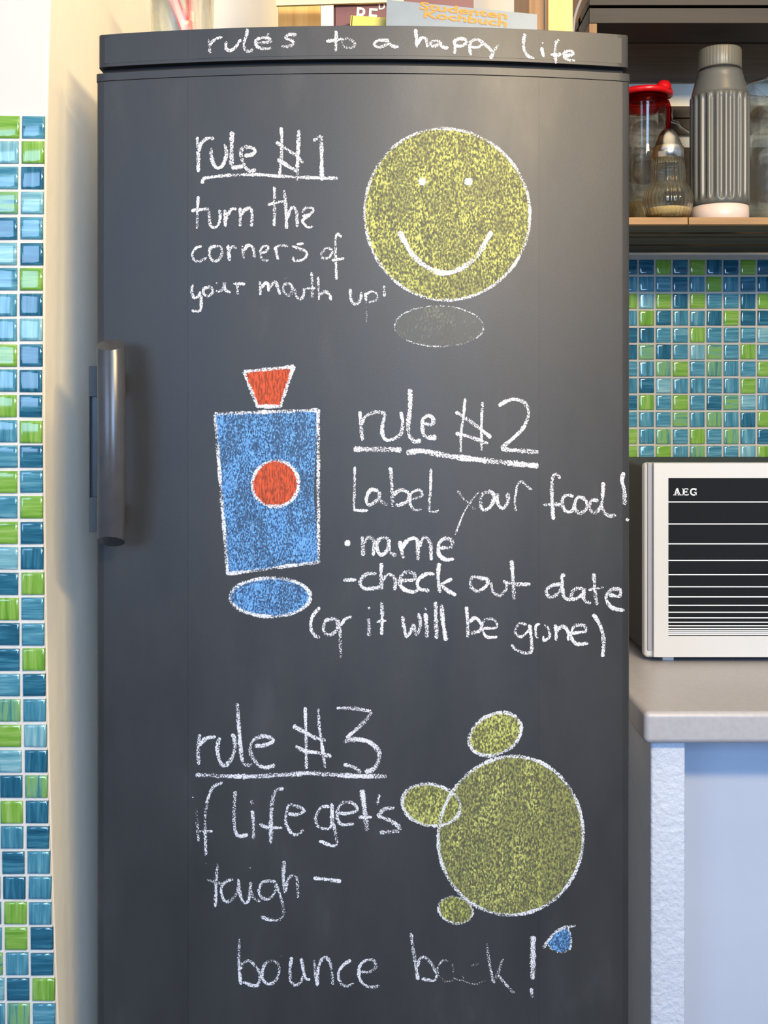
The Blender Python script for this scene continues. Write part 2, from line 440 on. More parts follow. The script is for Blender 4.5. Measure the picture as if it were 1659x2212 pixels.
# ------------------------------------------------------------------ fridge
XC, HW, BUL = at(784.5, 0).x, 0.3020, 0.031
def dy(x): return -BUL*(1-((x-XC)/HW)**2)
fridge = thing('fridge', (XC, 0.3, 0), 'tall dark fridge whose bowed door is a chalkboard covered in chalk writing', 'fridge')
def bowed(bm, x0, x1, z0, z1, yb, off=0.0, n=40, rnd=0.0):
    """slab with bowed front face; rnd rounds the two vertical front edges"""
    xs = [x0+(x1-x0)*i/n for i in range(n+1)]
    if rnd:
        xs = [x0]+[x0+rnd*(1-math.cos(PI/2*i/4)) for i in range(1, 4)]+[x for x in xs if x0+rnd < x < x1-rnd]+[x1-rnd*(1-math.cos(PI/2*i/4)) for i in (3, 2, 1)]+[x1]
    def yf(x):
        y = dy(x)-off
        if rnd:
            e = min(x-x0, x1-x)
            if e < rnd: y += rnd-math.sqrt(max(0, rnd*rnd-(rnd-e)**2))
        return y
    vt = [[bm.verts.new((x, yf(x), z)) for x in xs] for z in (z0, z1)]
    vb = [[bm.verts.new((x, yb, z)) for x in xs] for z in (z0, z1)]
    for i in range(len(xs)-1):
        bm.faces.new((vt[0][i], vt[0][i+1], vt[1][i+1], vt[1][i]))
        bm.faces.new((vb[0][i+1], vb[0][i], vb[1][i], vb[1][i+1]))
        for k in (0, 1): bm.faces.new((vt[k][i], vt[k][i+1], vb[k][i+1], vb[k][i]))
    for i in (0, -1): bm.faces.new((vt[0][i], vt[1][i], vb[1][i], vb[0][i]))
def bow_obj(name, *a, mat=None, parent=None, bevel=0.0, **kw):
    bm = bmesh.new(); bowed(bm, *a, **kw)
    o = fin(bm, name, mat, parent)
    for p in o.data.polygons: p.use_smooth = True
    if bevel:
        b = o.modifiers.new('bevel', 'BEVEL'); b.width = bevel; b.segments = 3; b.limit_method = 'ANGLE'; b.angle_limit = 0.8; b.harden_normals = True
    else:
        o.data.set_sharp_from_angle(angle=0.7)
    return o
XL, XR = XC-HW, XC+HW
box('cabinet_body', XL+0.004, XR-0.004, 0.062, YB-0.02, 0.02, 1.655, M['fridge_body'], fridge, bevel=0.004)
head = bow_obj('head_panel', XL+0.002, XR-0.001, 1.6447, 1.6815, YB-0.03, mat=M['board'], parent=fridge, bevel=0.0035, rnd=0.006)
head['label'] = 'top strip of the fridge above the door, with chalk heading'
bow_obj('gap_strip', XL+0.006, XR-0.006, 1.634, 1.646, 0.07, off=-0.010, mat=M['gap'], parent=fridge)
door = bow_obj('door', XL, XR, 0.09, 1.6285, 0.052, mat=M['board'], parent=fridge, bevel=0.0025, rnd=0.005)
bow_obj('door_cap', XL-0.001, XR+0.001, 1.6290, 1.6378, 0.052, mat=M['board'], parent=fridge, bevel=0.0012, rnd=0.005)
bow_obj('plinth', XL+0.01, XR-0.01, 0.0, 0.08, 0.1, off=-0.03, mat=M['fridge_body'], parent=fridge)
box('door_seal', XL+0.012, XR-0.012, 0.050, 0.064, 0.10, 1.625, M['gap'], fridge)
# blackboard film glued on in strips
S1, S2 = at(404, 0, -0.023).x, at(1165, 0, -0.023).x
def film(name, x0, x1, z0, z1, off, parent):
    bm = bmesh.new(); n = 24
    xs = [x0+(x1-x0)*i/n for i in range(n+1)]
    fr_ = [[bm.verts.new((x, dy(x)-off, z)) for x in xs] for z in (z0, z1)]
    bk_ = [[bm.verts.new((x, dy(x)+0.0004, z)) for x in xs] for z in (z0, z1)]
    for i in range(n):
        bm.faces.new((fr_[0][i], fr_[0][i+1], fr_[1][i+1], fr_[1][i]))
        for k in (0, 1): bm.faces.new((fr_[k][i], fr_[k][i+1], bk_[k][i+1], bk_[k][i]))
    for i in (0, n): bm.faces.new((fr_[0][i], fr_[1][i], bk_[1][i], bk_[0][i]))
    o = fin(bm, name, M['board'], parent)
    for p in o.data.polygons: p.use_smooth = True
    o.data.set_sharp_from_angle(angle=0.7)
    return o
film('film_strip', XL+0.009, S1-0.0003, 0.10, 1.6275, 0.00022, door)
film('film_strip', S1+0.0003, S2-0.0004, 0.10, 1.6275, 0.00042, door)
film('film_strip', S2+0.0004, XR-0.009, 0.10, 1.6275, 0.00022, door)
film('film_strip', S1+0.0003, S2-0.0004, 1.6485, 1.6775, 0.00040, head)
film('film_strip', S2+0.0005, XR-0.010, 1.6485, 1.6775, 0.00024, head)
film('film_strip', XL+0.010, S1-0.0005, 1.6485, 1.6775, 0.00024, head)
# handle
hb = bmesh.new()
HXc, HR = at(236.5, 0, -0.052).x, 0.0150
zt, zbm = 1.335, 1.107
rows = 24; prev = None
for k in range(rows+1):
    u = k/rows
    bow = 0.010*math.sin(PI*u)
    ring = []
    for i in range(28):
        a = 2*PI*i/28
        lx, ly = HR*math.cos(a), 0.0125*math.sin(a)
        # ends cut on the slant, longer on the door side
        sl = 0.0135*(0.5-0.5*ly/0.0125)
        z = (zbm+sl) + u*((zt-sl)-(zbm+sl))
        ring.append(hb.verts.new((HXc+lx+0.0035*math.sin(PI*u), -0.046-bow+ly, z)))
    if prev:
        for i in range(28): hb.faces.new((prev[i], prev[(i+1) % 28], ring[(i+1) % 28], ring[i]))
    else: hb.faces.new(ring)
    prev = ring
hb.faces.new(prev)
handle = fin(hb, 'handle', M['handle'], fridge, True)
handle.data.set_sharp_from_angle(angle=0.6)
handle['label'] = 'smooth dark bar handle on the left edge of the door'
bx0, bx1 = at(191.5, 0, -0.022).x, HXc-0.009
by0, by1 = -0.022, 0.030
bm = bmesh.new()
add_box(bm, bx0, bx1, by0, by1, 1.272, 1.306); add_box(bm, bx0, bx1, by0, by1, 1.121, 1.160)
add_box(bm, bx0, bx0+0.0013, by0, by1, 1.160, 1.272); add_box(bm, HXc-HR-0.0014, HXc-HR+0.0006, by0, by1, 1.160, 1.272)
fin(bm, 'handle_bracket', M['bracket'], fridge, bevel=0.0004)
box('bracket_inset', bx0+0.0013, HXc-HR-0.0014, by0+0.005, by1-0.002, 1.160, 1.272, M['handle'], fridge)
box('handle_arm', HXc-0.012, HXc+0.006, -0.040, -0.018, 1.277, 1.300, M['bracket'], fridge, bevel=0.002)
box('handle_arm', HXc-0.012, HXc+0.006, -0.040, -0.018, 1.130, 1.153, M['bracket'], fridge, bevel=0.002)

# ---- chalk
def on_door(px, py, off):
    sx, sz = (px-HX)/F, (HY-py)/F
    d = D0-0.02
    for _ in range(12):
        d = D0+dy(sx*d)-off
    return Vector((sx*d, d-D0, CZ+sz*d))
LEVEL = [0]
def next_off(base=0.0007):
    LEVEL[0] = (LEVEL[0]+1) % 14
    return base+LEVEL[0]*0.00002
def smooth_pts(pts, step=3.0):
    """Catmull-Rom through pts; a repeated point makes a corner"""
    runs, cur = [], [pts[0]]
    for p in pts[1:]:
        if p == cur[-1]:
            runs.append(cur); cur = [p]
        else: cur.append(p)
    runs.append(cur); out = []
    for r in runs:
        if len(r) < 2: out += r; continue
        e = [(2*r[0][0]-r[1][0], 2*r[0][1]-r[1][1])]+r+[(2*r[-1][0]-r[-2][0], 2*r[-1][1]-r[-2][1])]
        for i in range(1, len(e)-2):
            p0, p1, p2, p3 = e[i-1:i+3]
            n = max(1, int(math.hypot(p2[0]-p1[0], p2[1]-p1[1])/step))
            for k in range(n):
                t = k/n
                out.append(tuple(0.5*(2*p1[j]+(p2[j]-p0[j])*t+(2*p0[j]-5*p1[j]+4*p2[j]-p3[j])*t*t+(3*p1[j]-p0[j]-3*p2[j]+p3[j])*t**3) for j in (0, 1)))
        out.append(r[-1])
    return out
def ribbon(V, Fc, U, pts, width, dens, base=0.0007):
    pts = smooth_pts(pts)
    if len(pts) < 2: pts = [pts[0], (pts[0][0]+2, pts[0][1]+2)]
    off = next_off(base); n = len(pts); ph = random.uniform(0, 9)
    # extend the ends by a rounded tip
    idx0 = len(V)
    L = 0
    for i, p in enumerate(pts):
        a, b = pts[max(0, i-1)], pts[min(n-1, i+1)]
        dx, dyy = b[0]-a[0], b[1]-a[1]; m = math.hypot(dx, dyy) or 1
        nx, ny = -dyy/m, dx/m
        if i: L += math.hypot(p[0]-pts[i-1][0], p[1]-pts[i-1][1])
        wv = width*0.55*(1+0.14*math.sin(L*0.11+ph)+0.07*math.sin(L*0.37+2*ph))
        if i == 0 or i == n-1: wv *= 0.55
        dn = dens+0.05*math.sin(L*0.05+ph)
        for s in (-1, 0, 1):
            V.append(on_door(p[0]+nx*wv*s, p[1]+ny*wv*s, off)); U.append((dn, s))
        if i:
            q = idx0+3*i
            for s in (0, 1): Fc.append((q-3+s, q-2+s, q+1+s, q+s))
def chalk_mesh(name, V, Fc, U, mat, parent, label=None):
    me = bpy.data.meshes.new(name); me.from_pydata([tuple(v) for v in V], [], Fc); me.update()
    uvl = me.uv_layers.new(name='stroke')
    for lp in me.loops: uvl.data[lp.index].uv = U[lp.vertex_index]
    for p in me.polygons: p.use_smooth = True
    o = link(name, me, parent, [mat])
    if label: o['label'] = label
    return o
def writing(name, words, ox, oy, sc, text, wid=8.5, dens=0.5, parent=None, mat='white_chalk', gap=10):
    """every word becomes one part of its own"""
    S = []
    for st in text.replace('\n', ' ').split(';'):
        st = st.strip()
        if not st: continue
        w_, d_ = wid, dens
        pts = []
        for tk in st.split():
            if tk[0] == 'w': w_ = float(tk[1:])
            elif tk[0] == 'd': d_ = float(tk[1:])
            else:
                a, b = tk.split(','); pts.append((ox+float(a)/sc, oy+float(b)/sc))
        if len(pts) == 1: pts.append((pts[0][0]+1.5, pts[0][1]+3))
        xs, ys = [p[0] for p in pts], [p[1] for p in pts]
        S.append([pts, w_, d_, [min(xs), max(xs), min(ys), max(ys)]])
    groups = [[q, list(q[3])] for q in S]; groups = [([g[0]], g[1]) for g in groups]
    merged = True
    while merged:
        merged = False
        for i in range(len(groups)):
            for k in range(i+1, len(groups)):
                A_, B_ = groups[i][1], groups[k][1]
                if A_[0]-gap < B_[1]+gap and B_[0]-gap < A_[1]+gap and A_[2]-gap < B_[3]+gap and B_[2]-gap < A_[3]+gap:
                    bb = [min(A_[0], B_[0]), max(A_[1], B_[1]), min(A_[2], B_[2]), max(A_[3], B_[3])]
                    groups[i] = (groups[i][0]+groups[k][0], bb); del groups[k]; merged = True; break
            if merged: break
    groups.sort(key=lambda g: ((1 if 'corners' in words and g[1][3] > 505 else 0), g[1][0]))
    big = [g for g in groups if max(g[1][1]-g[1][0], g[1][3]-g[1][2]) > 20 or (g[1][1]-g[1][0]) > 10]
    for g in groups:
        V, Fc, U = [], [], []
        for pts, w_, d_, _b in g[0]: ribbon(V, Fc, U, pts, w_, d_)
        lab = None
        if g in big and len(big) == len(words): lab = 'chalk writing: '+words[big.index(g)]
        chalk_mesh(name if g in big else 'chalk_speck', V, Fc, U, M[mat], parent or door, lab)

writing('chalk_lettering', ['rules', 'to', 'a', 'happy', 'life'], 430, 50, 3.95, '''
78,135 88,200 94,258 ; 90,190 120,150 165,125 200,122 ; 235,155 228,190 235,225 265,235 300,215 330,180 350,140 356,160 ;
412,48 405,100 385,160 385,210 415,240 465,228 ; 490,168 550,165 610,152 590,128 530,125 485,150 490,195 530,215 590,218 625,205 ; d0.36 575,110 605,75 ;
830,98 770,98 735,125 795,150 800,178 760,200 700,197 ; 1168,65 1170,150 1165,240 ; 1085,152 1150,148 1225,135 ;
d0.44 1235,125 1225,170 1250,205 1300,210 1330,185 1300,145 1250,130 1225,140 ;
1620,150 1560,145 1510,155 1495,185 1530,205 1590,190 1625,155 ; 1615,155 1640,192 1702,206 ;
1847,50 1854,130 1854,210 ; 1854,190 1894,130 1934,130 1949,205 ; 2059,155 2009,150 1974,170 1989,195 2039,185 2064,162 ; 2059,158 2065,188 2090,208 2129,210 ;
2174,145 2184,200 2181,262 ; 2174,155 2219,135 2269,140 2279,170 2239,195 2189,190 ; 2314,150 2309,215 2321,275 ; 2309,160 2359,140 2404,155 2419,175 2379,205 2319,205 ;
2424,165 2459,200 2504,245 ; 2554,180 2524,225 2504,260 2484,308 ; 2781,90 2767,170 2779,240 2814,285 2864,298 ; 2921,205 2939,290 ; w7 2929,165 2932,175 ;
3074,145 3049,160 3039,230 3044,345 ; 2999,265 3049,275 3089,260 ; 3109,275 3159,275 3194,265 3179,240 3134,240 3109,270 3129,300 3159,315 3207,322
''', 7.0, 0.50, parent=head)
writing('chalk_lettering', ['rule #1'], 400, 260, 4.608, '''
120,165 130,300 130,515 ; 135,310 150,245 210,185 290,180 ; 262,275 258,350 285,440 325,475 370,450 405,370 410,300 390,235 ;
w9.5 468,110 462,300 460,470 ; 460,470 520,470 575,455 ; 590,350 650,345 695,315 680,280 600,265 555,310 570,400 610,480 660,505 705,490 ;
w7 955,70 962,200 955,400 940,540 ; 1132,95 1125,300 1112,600 ; 905,215 1000,280 1110,355 1175,425 ; 920,385 1000,440 1105,505 ;
1275,205 1355,155 1355,155 1358,350 1362,600 ; w7 165,630 185,575 185,575 400,550 700,540 1000,560 1250,570 1520,578''', 8.2, 0.51)
writing('chalk_lettering', ['turn', 'the', 'corners', 'of'], 400, 390, 4.608, '''
w6 130,155 122,300 118,480 ; 60,302 150,290 235,280 ; w6 235,280 240,360 250,440 285,470 330,440 350,350 340,290 ; 395,290 398,370 400,460 ; 400,390 440,310 475,280 515,290 ;
545,270 550,360 545,455 ; 550,350 590,295 645,275 665,330 660,460 ; 888,60 890,250 885,455 ; w6 822,240 900,220 985,205 ; 985,95 1000,250 1010,480 ;
1015,380 1040,300 1075,265 1110,320 1115,465 ; w6 1165,350 1220,345 1270,310 1270,275 1200,275 1165,320 ; w6 1245,340 1170,395 1190,440 1225,465 1275,455 ;
w6 165,655 110,670 70,730 90,790 140,805 215,765 ; 310,655 260,665 240,740 280,800 340,780 370,700 340,655 300,655 ; 425,640 435,720 440,800 ; 440,700 470,655 515,675 ;
570,650 575,710 580,775 ; 580,700 625,645 670,665 685,720 690,770 ; w6 760,720 800,710 830,665 790,650 750,690 755,760 790,795 835,790 ; 895,660 910,720 925,790 ; w6 890,670 950,645 1025,655 ;
w5 1180,628 1110,635 ; w6 1060,650 1130,675 1200,705 1208,750 1160,792 1085,795 1075,758 ; w6 1465,690 1410,670 1360,720 1365,770 1400,775 1450,745 1470,700 ;
w6 1555,565 1520,530 1500,570 1495,700 1500,820 1505,985 ; w6 1460,795 1520,785 1585,775''', 7.3, 0.50, gap=6)
writing('chalk_lettering', ['your', 'mouth', 'up!'], 400, 570, 3.607, '''
65,160 50,200 65,262 100,255 120,215 ; 120,240 125,300 115,365 50,365 ; 190,180 145,195 145,235 180,250 215,220 200,185 170,175 ; 245,145 246,160 ; 240,210 270,215 300,180 305,145 305,145 310,200 355,225 ;
375,155 420,155 468,158 ; 405,160 408,200 410,240 ; 580,135 585,190 585,245 ; 590,190 630,145 645,160 650,215 ; 655,190 700,140 720,180 740,240 ;
800,150 765,170 770,220 805,245 835,215 830,165 795,150 ; d0.38 775,112 795,112 ; 858,195 865,250 895,275 925,240 925,190 ; 985,65 990,160 990,265 ; w4 935,195 970,190 1015,190 ;
w5 1035,100 1040,190 1042,280 ; 1045,250 1085,215 1125,240 1135,285 ; 1288,195 1290,270 1320,315 1360,290 1372,245 1370,220 ; 1405,225 1410,290 ; w4 d0.36 1410,290 1412,370 1415,455 ;
w5 1400,245 1450,215 1495,235 1490,280 1430,300 ; 1550,168 1552,255 ; w4 d0.3 1525,320 1560,312''', 6.6, 0.50)
writing('chalk_lettering', ['rule #2'], 740, 830, 3.770, '''
142,220 148,330 162,460 ; 155,330 180,270 240,235 300,228 345,245 325,330 325,410 360,455 430,440 475,400 490,320 475,225 ;
w9.5 550,38 550,180 535,340 545,420 590,465 640,455 ; 660,320 730,325 735,280 700,255 655,285 650,350 660,410 690,440 ; w11 690,435 765,435 ;
w6 998,115 985,260 965,400 962,555 ; w6 1140,145 1130,350 1132,540 ; 920,225 1050,310 1210,435 ; 920,400 1040,430 1185,485 ;
1270,175 1330,140 1400,122 1480,150 1515,230 1480,340 1400,430 1290,520 ; w10 1290,525 1400,538 1595,552 ; w12 90,528 250,530 480,535 ; w12 520,560 650,545 900,590 1200,625 1595,665''', 8.0, 0.52)
writing('chalk_lettering', ['Label', 'your', 'food!'], 740, 990, 2.633, '''
w6 70,48 68,170 65,280 80,295 145,298 ; 205,185 160,180 135,230 150,265 200,235 210,190 ; 210,190 215,240 255,265 ; 272,50 280,150 285,275 ; 285,210 330,180 375,200 360,250 300,270 ;
w6 385,235 450,215 440,180 390,200 385,260 410,292 450,290 ; w6 502,58 500,180 492,290 520,305 548,295 ; d0.42 655,185 700,240 755,290 ; w4 775,190 735,240 690,310 640,435 ;
850,195 800,200 785,250 800,295 845,270 860,210 830,180 ; 880,200 880,250 910,285 940,250 940,195 ; w6 985,195 980,250 985,300 ; w6 985,200 995,150 1020,130 1020,130 1050,160 1078,182 ;
1238,115 1215,90 1195,110 1190,200 1198,350 ; 1140,265 1190,262 1240,262 ; 1315,215 1265,212 1248,255 1270,300 1305,300 1322,255 ; 1375,225 1335,225 1320,275 1345,312 1385,290 1385,245 1360,220 ;
1455,240 1415,240 1405,285 1435,310 1470,270 1480,200 1482,135 ; 1475,240 1480,290 1510,325 1555,325 ; w9 1598,80 1590,130 1602,180 1605,265 ; 1618,340 1622,358''', 8.0, 0.50)
writing('chalk_lettering', ['square dot', 'name'], 730, 1140, 2.633, '''
w12 38,88 70,88 ; 138,50 142,100 142,160 ; 145,90 175,55 205,80 200,160 ; 290,60 240,60 220,110 245,155 285,120 290,65 ; 290,65 292,130 330,160 ; 350,75 372,175 ; 360,120 400,70 450,70 455,185 ; 460,110 490,55 525,90 530,185 ;
580,115 640,110 650,75 610,60 575,90 575,150 610,180 660,178''', 8.4, 0.52)
writing('chalk_lettering', ['-check', 'out', 'date'], 730, 1140, 2.633, '''
w7 30,298 105,296 ; 220,262 160,265 125,310 150,345 200,345 250,335 ; 248,200 245,270 250,350 ; 252,300 285,265 325,290 322,355 ; 350,300 430,295 430,260 380,255 350,300 370,345 420,365 460,355 ;
550,265 500,265 455,300 460,345 520,360 ; 575,200 570,280 580,370 ; w7 650,290 580,325 ; 585,320 620,355 672,385 ; 820,290 765,280 755,330 790,360 840,335 850,295 800,285 ; w7 870,310 880,360 915,385 950,360 960,320 940,300 ;
988,185 995,290 1002,410 ; 940,308 1010,320 1095,322 ; 1265,320 1215,330 1185,360 1205,395 1250,375 1275,320 1275,280 1288,262 ; 1272,320 1285,390 1325,415 ;
1395,345 1345,350 1325,395 1350,405 1395,375 1400,345 1400,345 1400,410 1440,430 ; 1455,260 1460,340 1472,440 ; w6 1425,355 1460,345 1515,340 ; 1540,380 1600,390 1605,355 1560,350 1525,390 1540,435 1570,460 1630,470''', 8.2, 0.51)
writing('chalk_lettering', ['(or', 'it', 'will', 'be', 'gone)'], 650, 1300, 2.44, '''
100,28 60,80 52,130 65,170 100,190 ; 170,90 130,100 120,150 150,175 190,145 185,95 150,88 ; 195,95 205,140 208,190 ; d0.33 208,190 210,300 ; 210,125 235,90 268,78 ; w9 355,88 360,130 358,180 ; 358,28 362,38 ;
425,0 428,80 425,175 ; w6 398,105 450,100 ; 535,75 545,140 560,185 595,120 595,120 608,175 630,120 620,60 ; w9 655,60 662,120 665,190 ; w3 655,30 660,45 ; w9 710,0 712,100 715,195 ; w9 742,15 748,100 765,205 ;
w7 872,25 878,100 880,190 ; 882,110 920,85 950,120 940,155 890,165 ; w6 960,140 1030,135 1020,95 970,95 955,140 980,185 1035,185 ; w6 1190,120 1150,115 1130,160 1160,185 1200,150 1205,120 ; 1205,120 1215,200 1215,260 1180,270 1130,250 1110,225 ;
w6 1260,115 1238,130 1240,185 1252,190 ; w6 1280,120 1305,140 1310,185 1280,205 1278,180 ; 1340,120 1345,160 1345,205 ; 1345,160 1375,130 1405,150 1410,205 ; 1430,165 1500,155 1490,125 1440,130 1425,180 1450,220 1515,220 ;
w9 1540,65 1575,120 1595,190 1590,290''', 7.6, 0.51)
writing('chalk_lettering', ['rule #3'], 400, 1500, 3.607, '''
115,310 100,420 105,550 ; 108,400 160,345 240,330 ; 268,335 250,420 265,510 300,555 350,520 385,430 385,360 370,305 ; 405,70 415,200 430,400 445,510 470,550 530,545 ;
540,400 600,400 680,370 680,345 610,325 540,350 505,420 530,500 570,550 630,570 700,550 ; w7 935,100 940,300 945,580 ; w7 1038,110 1045,250 1070,420 1090,575 ; w9 840,245 940,300 1020,340 1095,365 ; 860,400 930,440 1040,455 1140,485 ;
w8 1180,105 1300,110 1450,130 ; 1455,140 1380,230 1255,340 ; w10 1235,370 1300,350 1420,365 1500,430 1510,500 1470,580 1400,605 ; 1235,545 1320,570 1370,610 ; w10 80,628 300,635 500,640 800,625 1000,615 1300,635 1570,640''', 8.6, 0.50)
writing('chalk_lettering', ['if', 'life', "get's"], 400, 1680, 3.456, '''
d0.42 85,235 90,350 100,475 ; w5 55,142 60,150 ; d0.45 280,35 215,65 175,140 150,270 150,420 155,575 ; w5 100,400 205,400 ; w8 375,100 365,250 370,380 400,435 470,425 ; 500,245 510,350 510,460 ; d0.43 497,165 497,200 ;
w9 735,80 680,95 650,170 640,330 640,490 ; 555,345 610,370 725,375 ; 770,270 840,275 890,245 840,215 775,205 755,270 750,330 790,410 835,425 885,390 ;
1080,215 1020,220 975,290 990,360 1040,380 1090,360 1095,190 ; 1095,190 1105,330 1125,430 1130,500 1085,505 1000,470 ; 1135,265 1220,265 1285,240 1250,190 1180,185 1135,250 1140,310 1170,350 1260,345 ;
w11 1320,90 1340,240 1360,400 ; 1295,295 1395,295 ; 1450,125 1435,200 ; w9 1565,225 1490,235 1440,285 1440,285 1530,320 1600,370 1590,400 1590,400 1450,410''', 7.4, 0.49)
writing('chalk_lettering', ['tough', 'dash'], 420, 1840, 4.608, '''
w7 228,120 215,300 210,550 ; 120,270 200,300 280,322 ; 385,275 320,295 270,350 275,440 320,500 390,460 430,380 440,270 ; 440,270 450,400 475,480 505,510 545,470 560,300 ; 560,300 565,400 600,470 660,490 ;
810,300 740,290 670,310 640,400 680,460 740,470 800,400 815,310 ; 820,340 860,450 885,560 880,640 820,680 720,670 665,640 ; w8 895,90 885,230 900,410 ; 900,410 930,280 980,235 1020,280 1030,460 ;
w8 d0.56 1185,262 1320,275 1460,295 ; w4 112,116 116,120 ; w4 545,160 560,162 ; w5 d0.36 110,0 105,40''', 7.0, 0.47)
writing('chalk_lettering', ['bounce'], 490, 2000, 4.608, '''
125,130 120,350 125,450 140,585 ; 140,430 160,370 230,350 300,420 330,500 310,585 260,595 160,560 ; 480,345 400,360 360,430 355,520 400,575 470,560 515,480 520,400 470,345 ; d0.36 538,300 546,302 ;
645,310 630,420 635,540 680,590 735,560 755,500 ; 740,320 760,430 785,520 830,535 ; 870,340 880,450 900,600 ; 900,600 905,450 935,350 980,315 1020,350 1045,450 1055,585 ;
1235,340 1160,390 1110,470 1130,560 1190,600 1265,570 ; 1330,455 1420,460 1480,410 1460,345 1380,345 1325,400 1315,490 1350,570 1430,610 1520,595''', 7.0, 0.48)
writing('chalk_lettering', ['back', 'exclamation mark'], 850, 1980, 3.95, '''
w8 150,140 170,300 210,540 ; 205,430 225,360 270,350 330,410 365,500 345,545 240,530 ; d0.38 w5 475,390 420,375 375,450 400,520 450,555 510,545 ; d0.32 w5 500,380 510,450 515,530 ;
d0.34 w5 725,405 665,415 ; d0.34 w3 590,500 600,545 ; d0.38 w4 515,530 600,550 700,575 790,545 ; d0.40 795,230 820,400 855,570 ; d0.37 855,570 890,480 935,360 ; d0.42 890,500 960,580 1030,655 ;
w12 d0.52 1190,165 1190,350 1185,535 ; w9 d0.5 1175,610 1185,690''', 7.0, 0.48)

# plain chalk shapes: filled areas with white outlines
def ell(cx, cy, rx, ry, rot=0, n=40, wob=0.012):
    ph = random.uniform(0, 6)
    o = []
    for i in range(n):
        a = 2*PI*i/n; k = 1+wob*math.sin(2*a+ph)+wob*0.6*math.sin(3*a+2*ph)
        x, y = rx*k*math.cos(a), ry*k*math.sin(a)
        o.append((cx+x*math.cos(rot)-y*math.sin(rot), cy+x*math.sin(rot)+y*math.cos(rot)))
    return o
def fill(name, poly, mat, dens=0.5, label=None, rings=14, wiped=0):
    cx = sum(p[0] for p in poly)/len(poly); cy = sum(p[1] for p in poly)/len(poly)
    # densify the outline
    P = []
    for a, b in zip(poly, poly[1:]+poly[:1]):
        n = max(1, int(math.hypot(a[0]-b[0], a[1]-b[1])/12))
        P += [(a[0]+(b[0]-a[0])*k/n, a[1]+(b[1]-a[1])*k/n) for k in range(n)]
    off = 0.00064 if 'orange' in mat else 0.00058; V = [on_door(cx, cy, off)]; U = [(dens, 0)]; Fc = []; m = len(P)
    for r in range(1, rings+1):
        for p in P:
            qx_ = cx+(p[0]-cx)*r/rings
            V.append(on_door(qx_, cy+(p[1]-cy)*r/rings, off)); U.append((dens-(0.14 if wiped and qx_ > wiped else 0), 0.6 if r == rings else 0))
    for i in range(m): Fc.append((0, 1+i, 1+(i+1) % m))
    for r in range(rings-1):
        for i in range(m):
            a = 1+r*m+i; b = 1+r*m+(i+1) % m
            Fc.append((a, a+m, b+m, b))
    return chalk_mesh(name, V, Fc, U, M[mat], door, label)
def outline(name, poly, w_=8, dens=0.5, label=None, closed=True):
    V, Fc, U = [], [], []
    ribbon(V, Fc, U, poly+([poly[0]] if closed else []), w_, dens)
    return chalk_mesh(name, V, Fc, U, M['white_chalk_outline'], door, label)
def strokes(name, lst, w_, dens=0.5, label=None, mat='white_chalk_outline'):
    V, Fc, U = [], [], []
    for s in lst: ribbon(V, Fc, U, s, w_, dens)
    return chalk_mesh(name, V, Fc, U, M[mat], door, label)
p = ell(965, 463, 177, 187); fill('chalk_fill', p, 'yellow_chalk', 0.51, 'yellow chalk disc beside rule 1'); outline('chalk_outline', p, 7, 0.50)
strokes('chalk_smile', [[(862, 500), (900, 560), (960, 590), (1022, 562), (1062, 500)]], 11, 0.56, 'plain white chalk smile arc')
strokes('chalk_dot', [[(912, 385), (912, 400)]], 15, 0.58, 'white chalk dot'); strokes('chalk_dot', [[(1012, 385), (1012, 400)]], 15, 0.58, 'white chalk dot')
p = ell(948, 705, 96, 44); fill('chalk_fill', p, 'faint_chalk', 0.40, 'faint smudged grey chalk oval under the yellow disc'); outline('chalk_outline', p, 4, 0.42)
trap = [(527, 803), (634, 792), (606, 878), (556, 878)]
fill('chalk_fill', trap, 'orange_chalk', 0.5, 'orange chalk trapezoid'); outline('chalk_outline', [q for c in trap for q in (c, c)]+[trap[0]], 8, 0.55)
rect = [(464, 894), (687, 886), (678, 1060), (688, 1214), (492, 1240), (482, 1080)]
fill('chalk_fill', rect, 'blue_chalk', 0.5, 'blue chalk rectangle beside rule 2', 22); outline('chalk_outline', [q for c in (rect[0], rect[1], rect[3], rect[4]) for q in (c, c)]+[rect[0]], 8, 0.52)
p = ell(595, 1045, 50, 50); fill('chalk_fill', p, 'orange_chalk', 0.5, 'orange chalk disc in the blue rectangle'); outline('chalk_outline', p, 8, 0.52)
p = ell(584, 1290, 86, 42); fill('chalk_fill', p, 'blue_chalk', 0.47, 'blue chalk oval under the rectangle'); outline('chalk_outline', p, 8, 0.52)
p = ell(1104, 1806, 156, 172); fill('chalk_fill', p, 'yellow_chalk', 0.47, 'yellow chalk disc beside rule 3, half wiped at the right', 24, 1169); outline('chalk_outline', p, 8, 0.52)
p = ell(1070, 1586, 60, 42, -0.5); fill('chalk_fill', p, 'yellow_chalk_solid', 0.5, 'small yellow chalk oval above the lower disc'); outline('chalk_outline', p, 8, 0.52)
p = ell(931, 1739, 64, 44, 0.2); fill('chalk_fill', p, 'yellow_chalk_solid', 0.5, 'small yellow chalk oval left of the lower disc'); outline('chalk_outline', p, 8, 0.52)
p = ell(984, 1966, 38, 28, 0.3); fill('chalk_fill', p, 'yellow_chalk_solid', 0.44, 'small pale chalk oval below the lower disc'); outline('chalk_outline', p, 6, 0.46)
strokes('chalk_line', [[(1169, 1652), (1168, 1800), (1165, 1900), (1166, 1960)]], 6, 0.46, 'yellow chalk line along the film seam', 'yellow_chalk_solid')
dr = [(850+a/3.95, 1980+b/3.95) for a, b in ((1490, 95), (1420, 115), (1360, 160), (1312, 220), (1350, 278), (1430, 306), (1508, 272), (1515, 190), (1500, 125))]
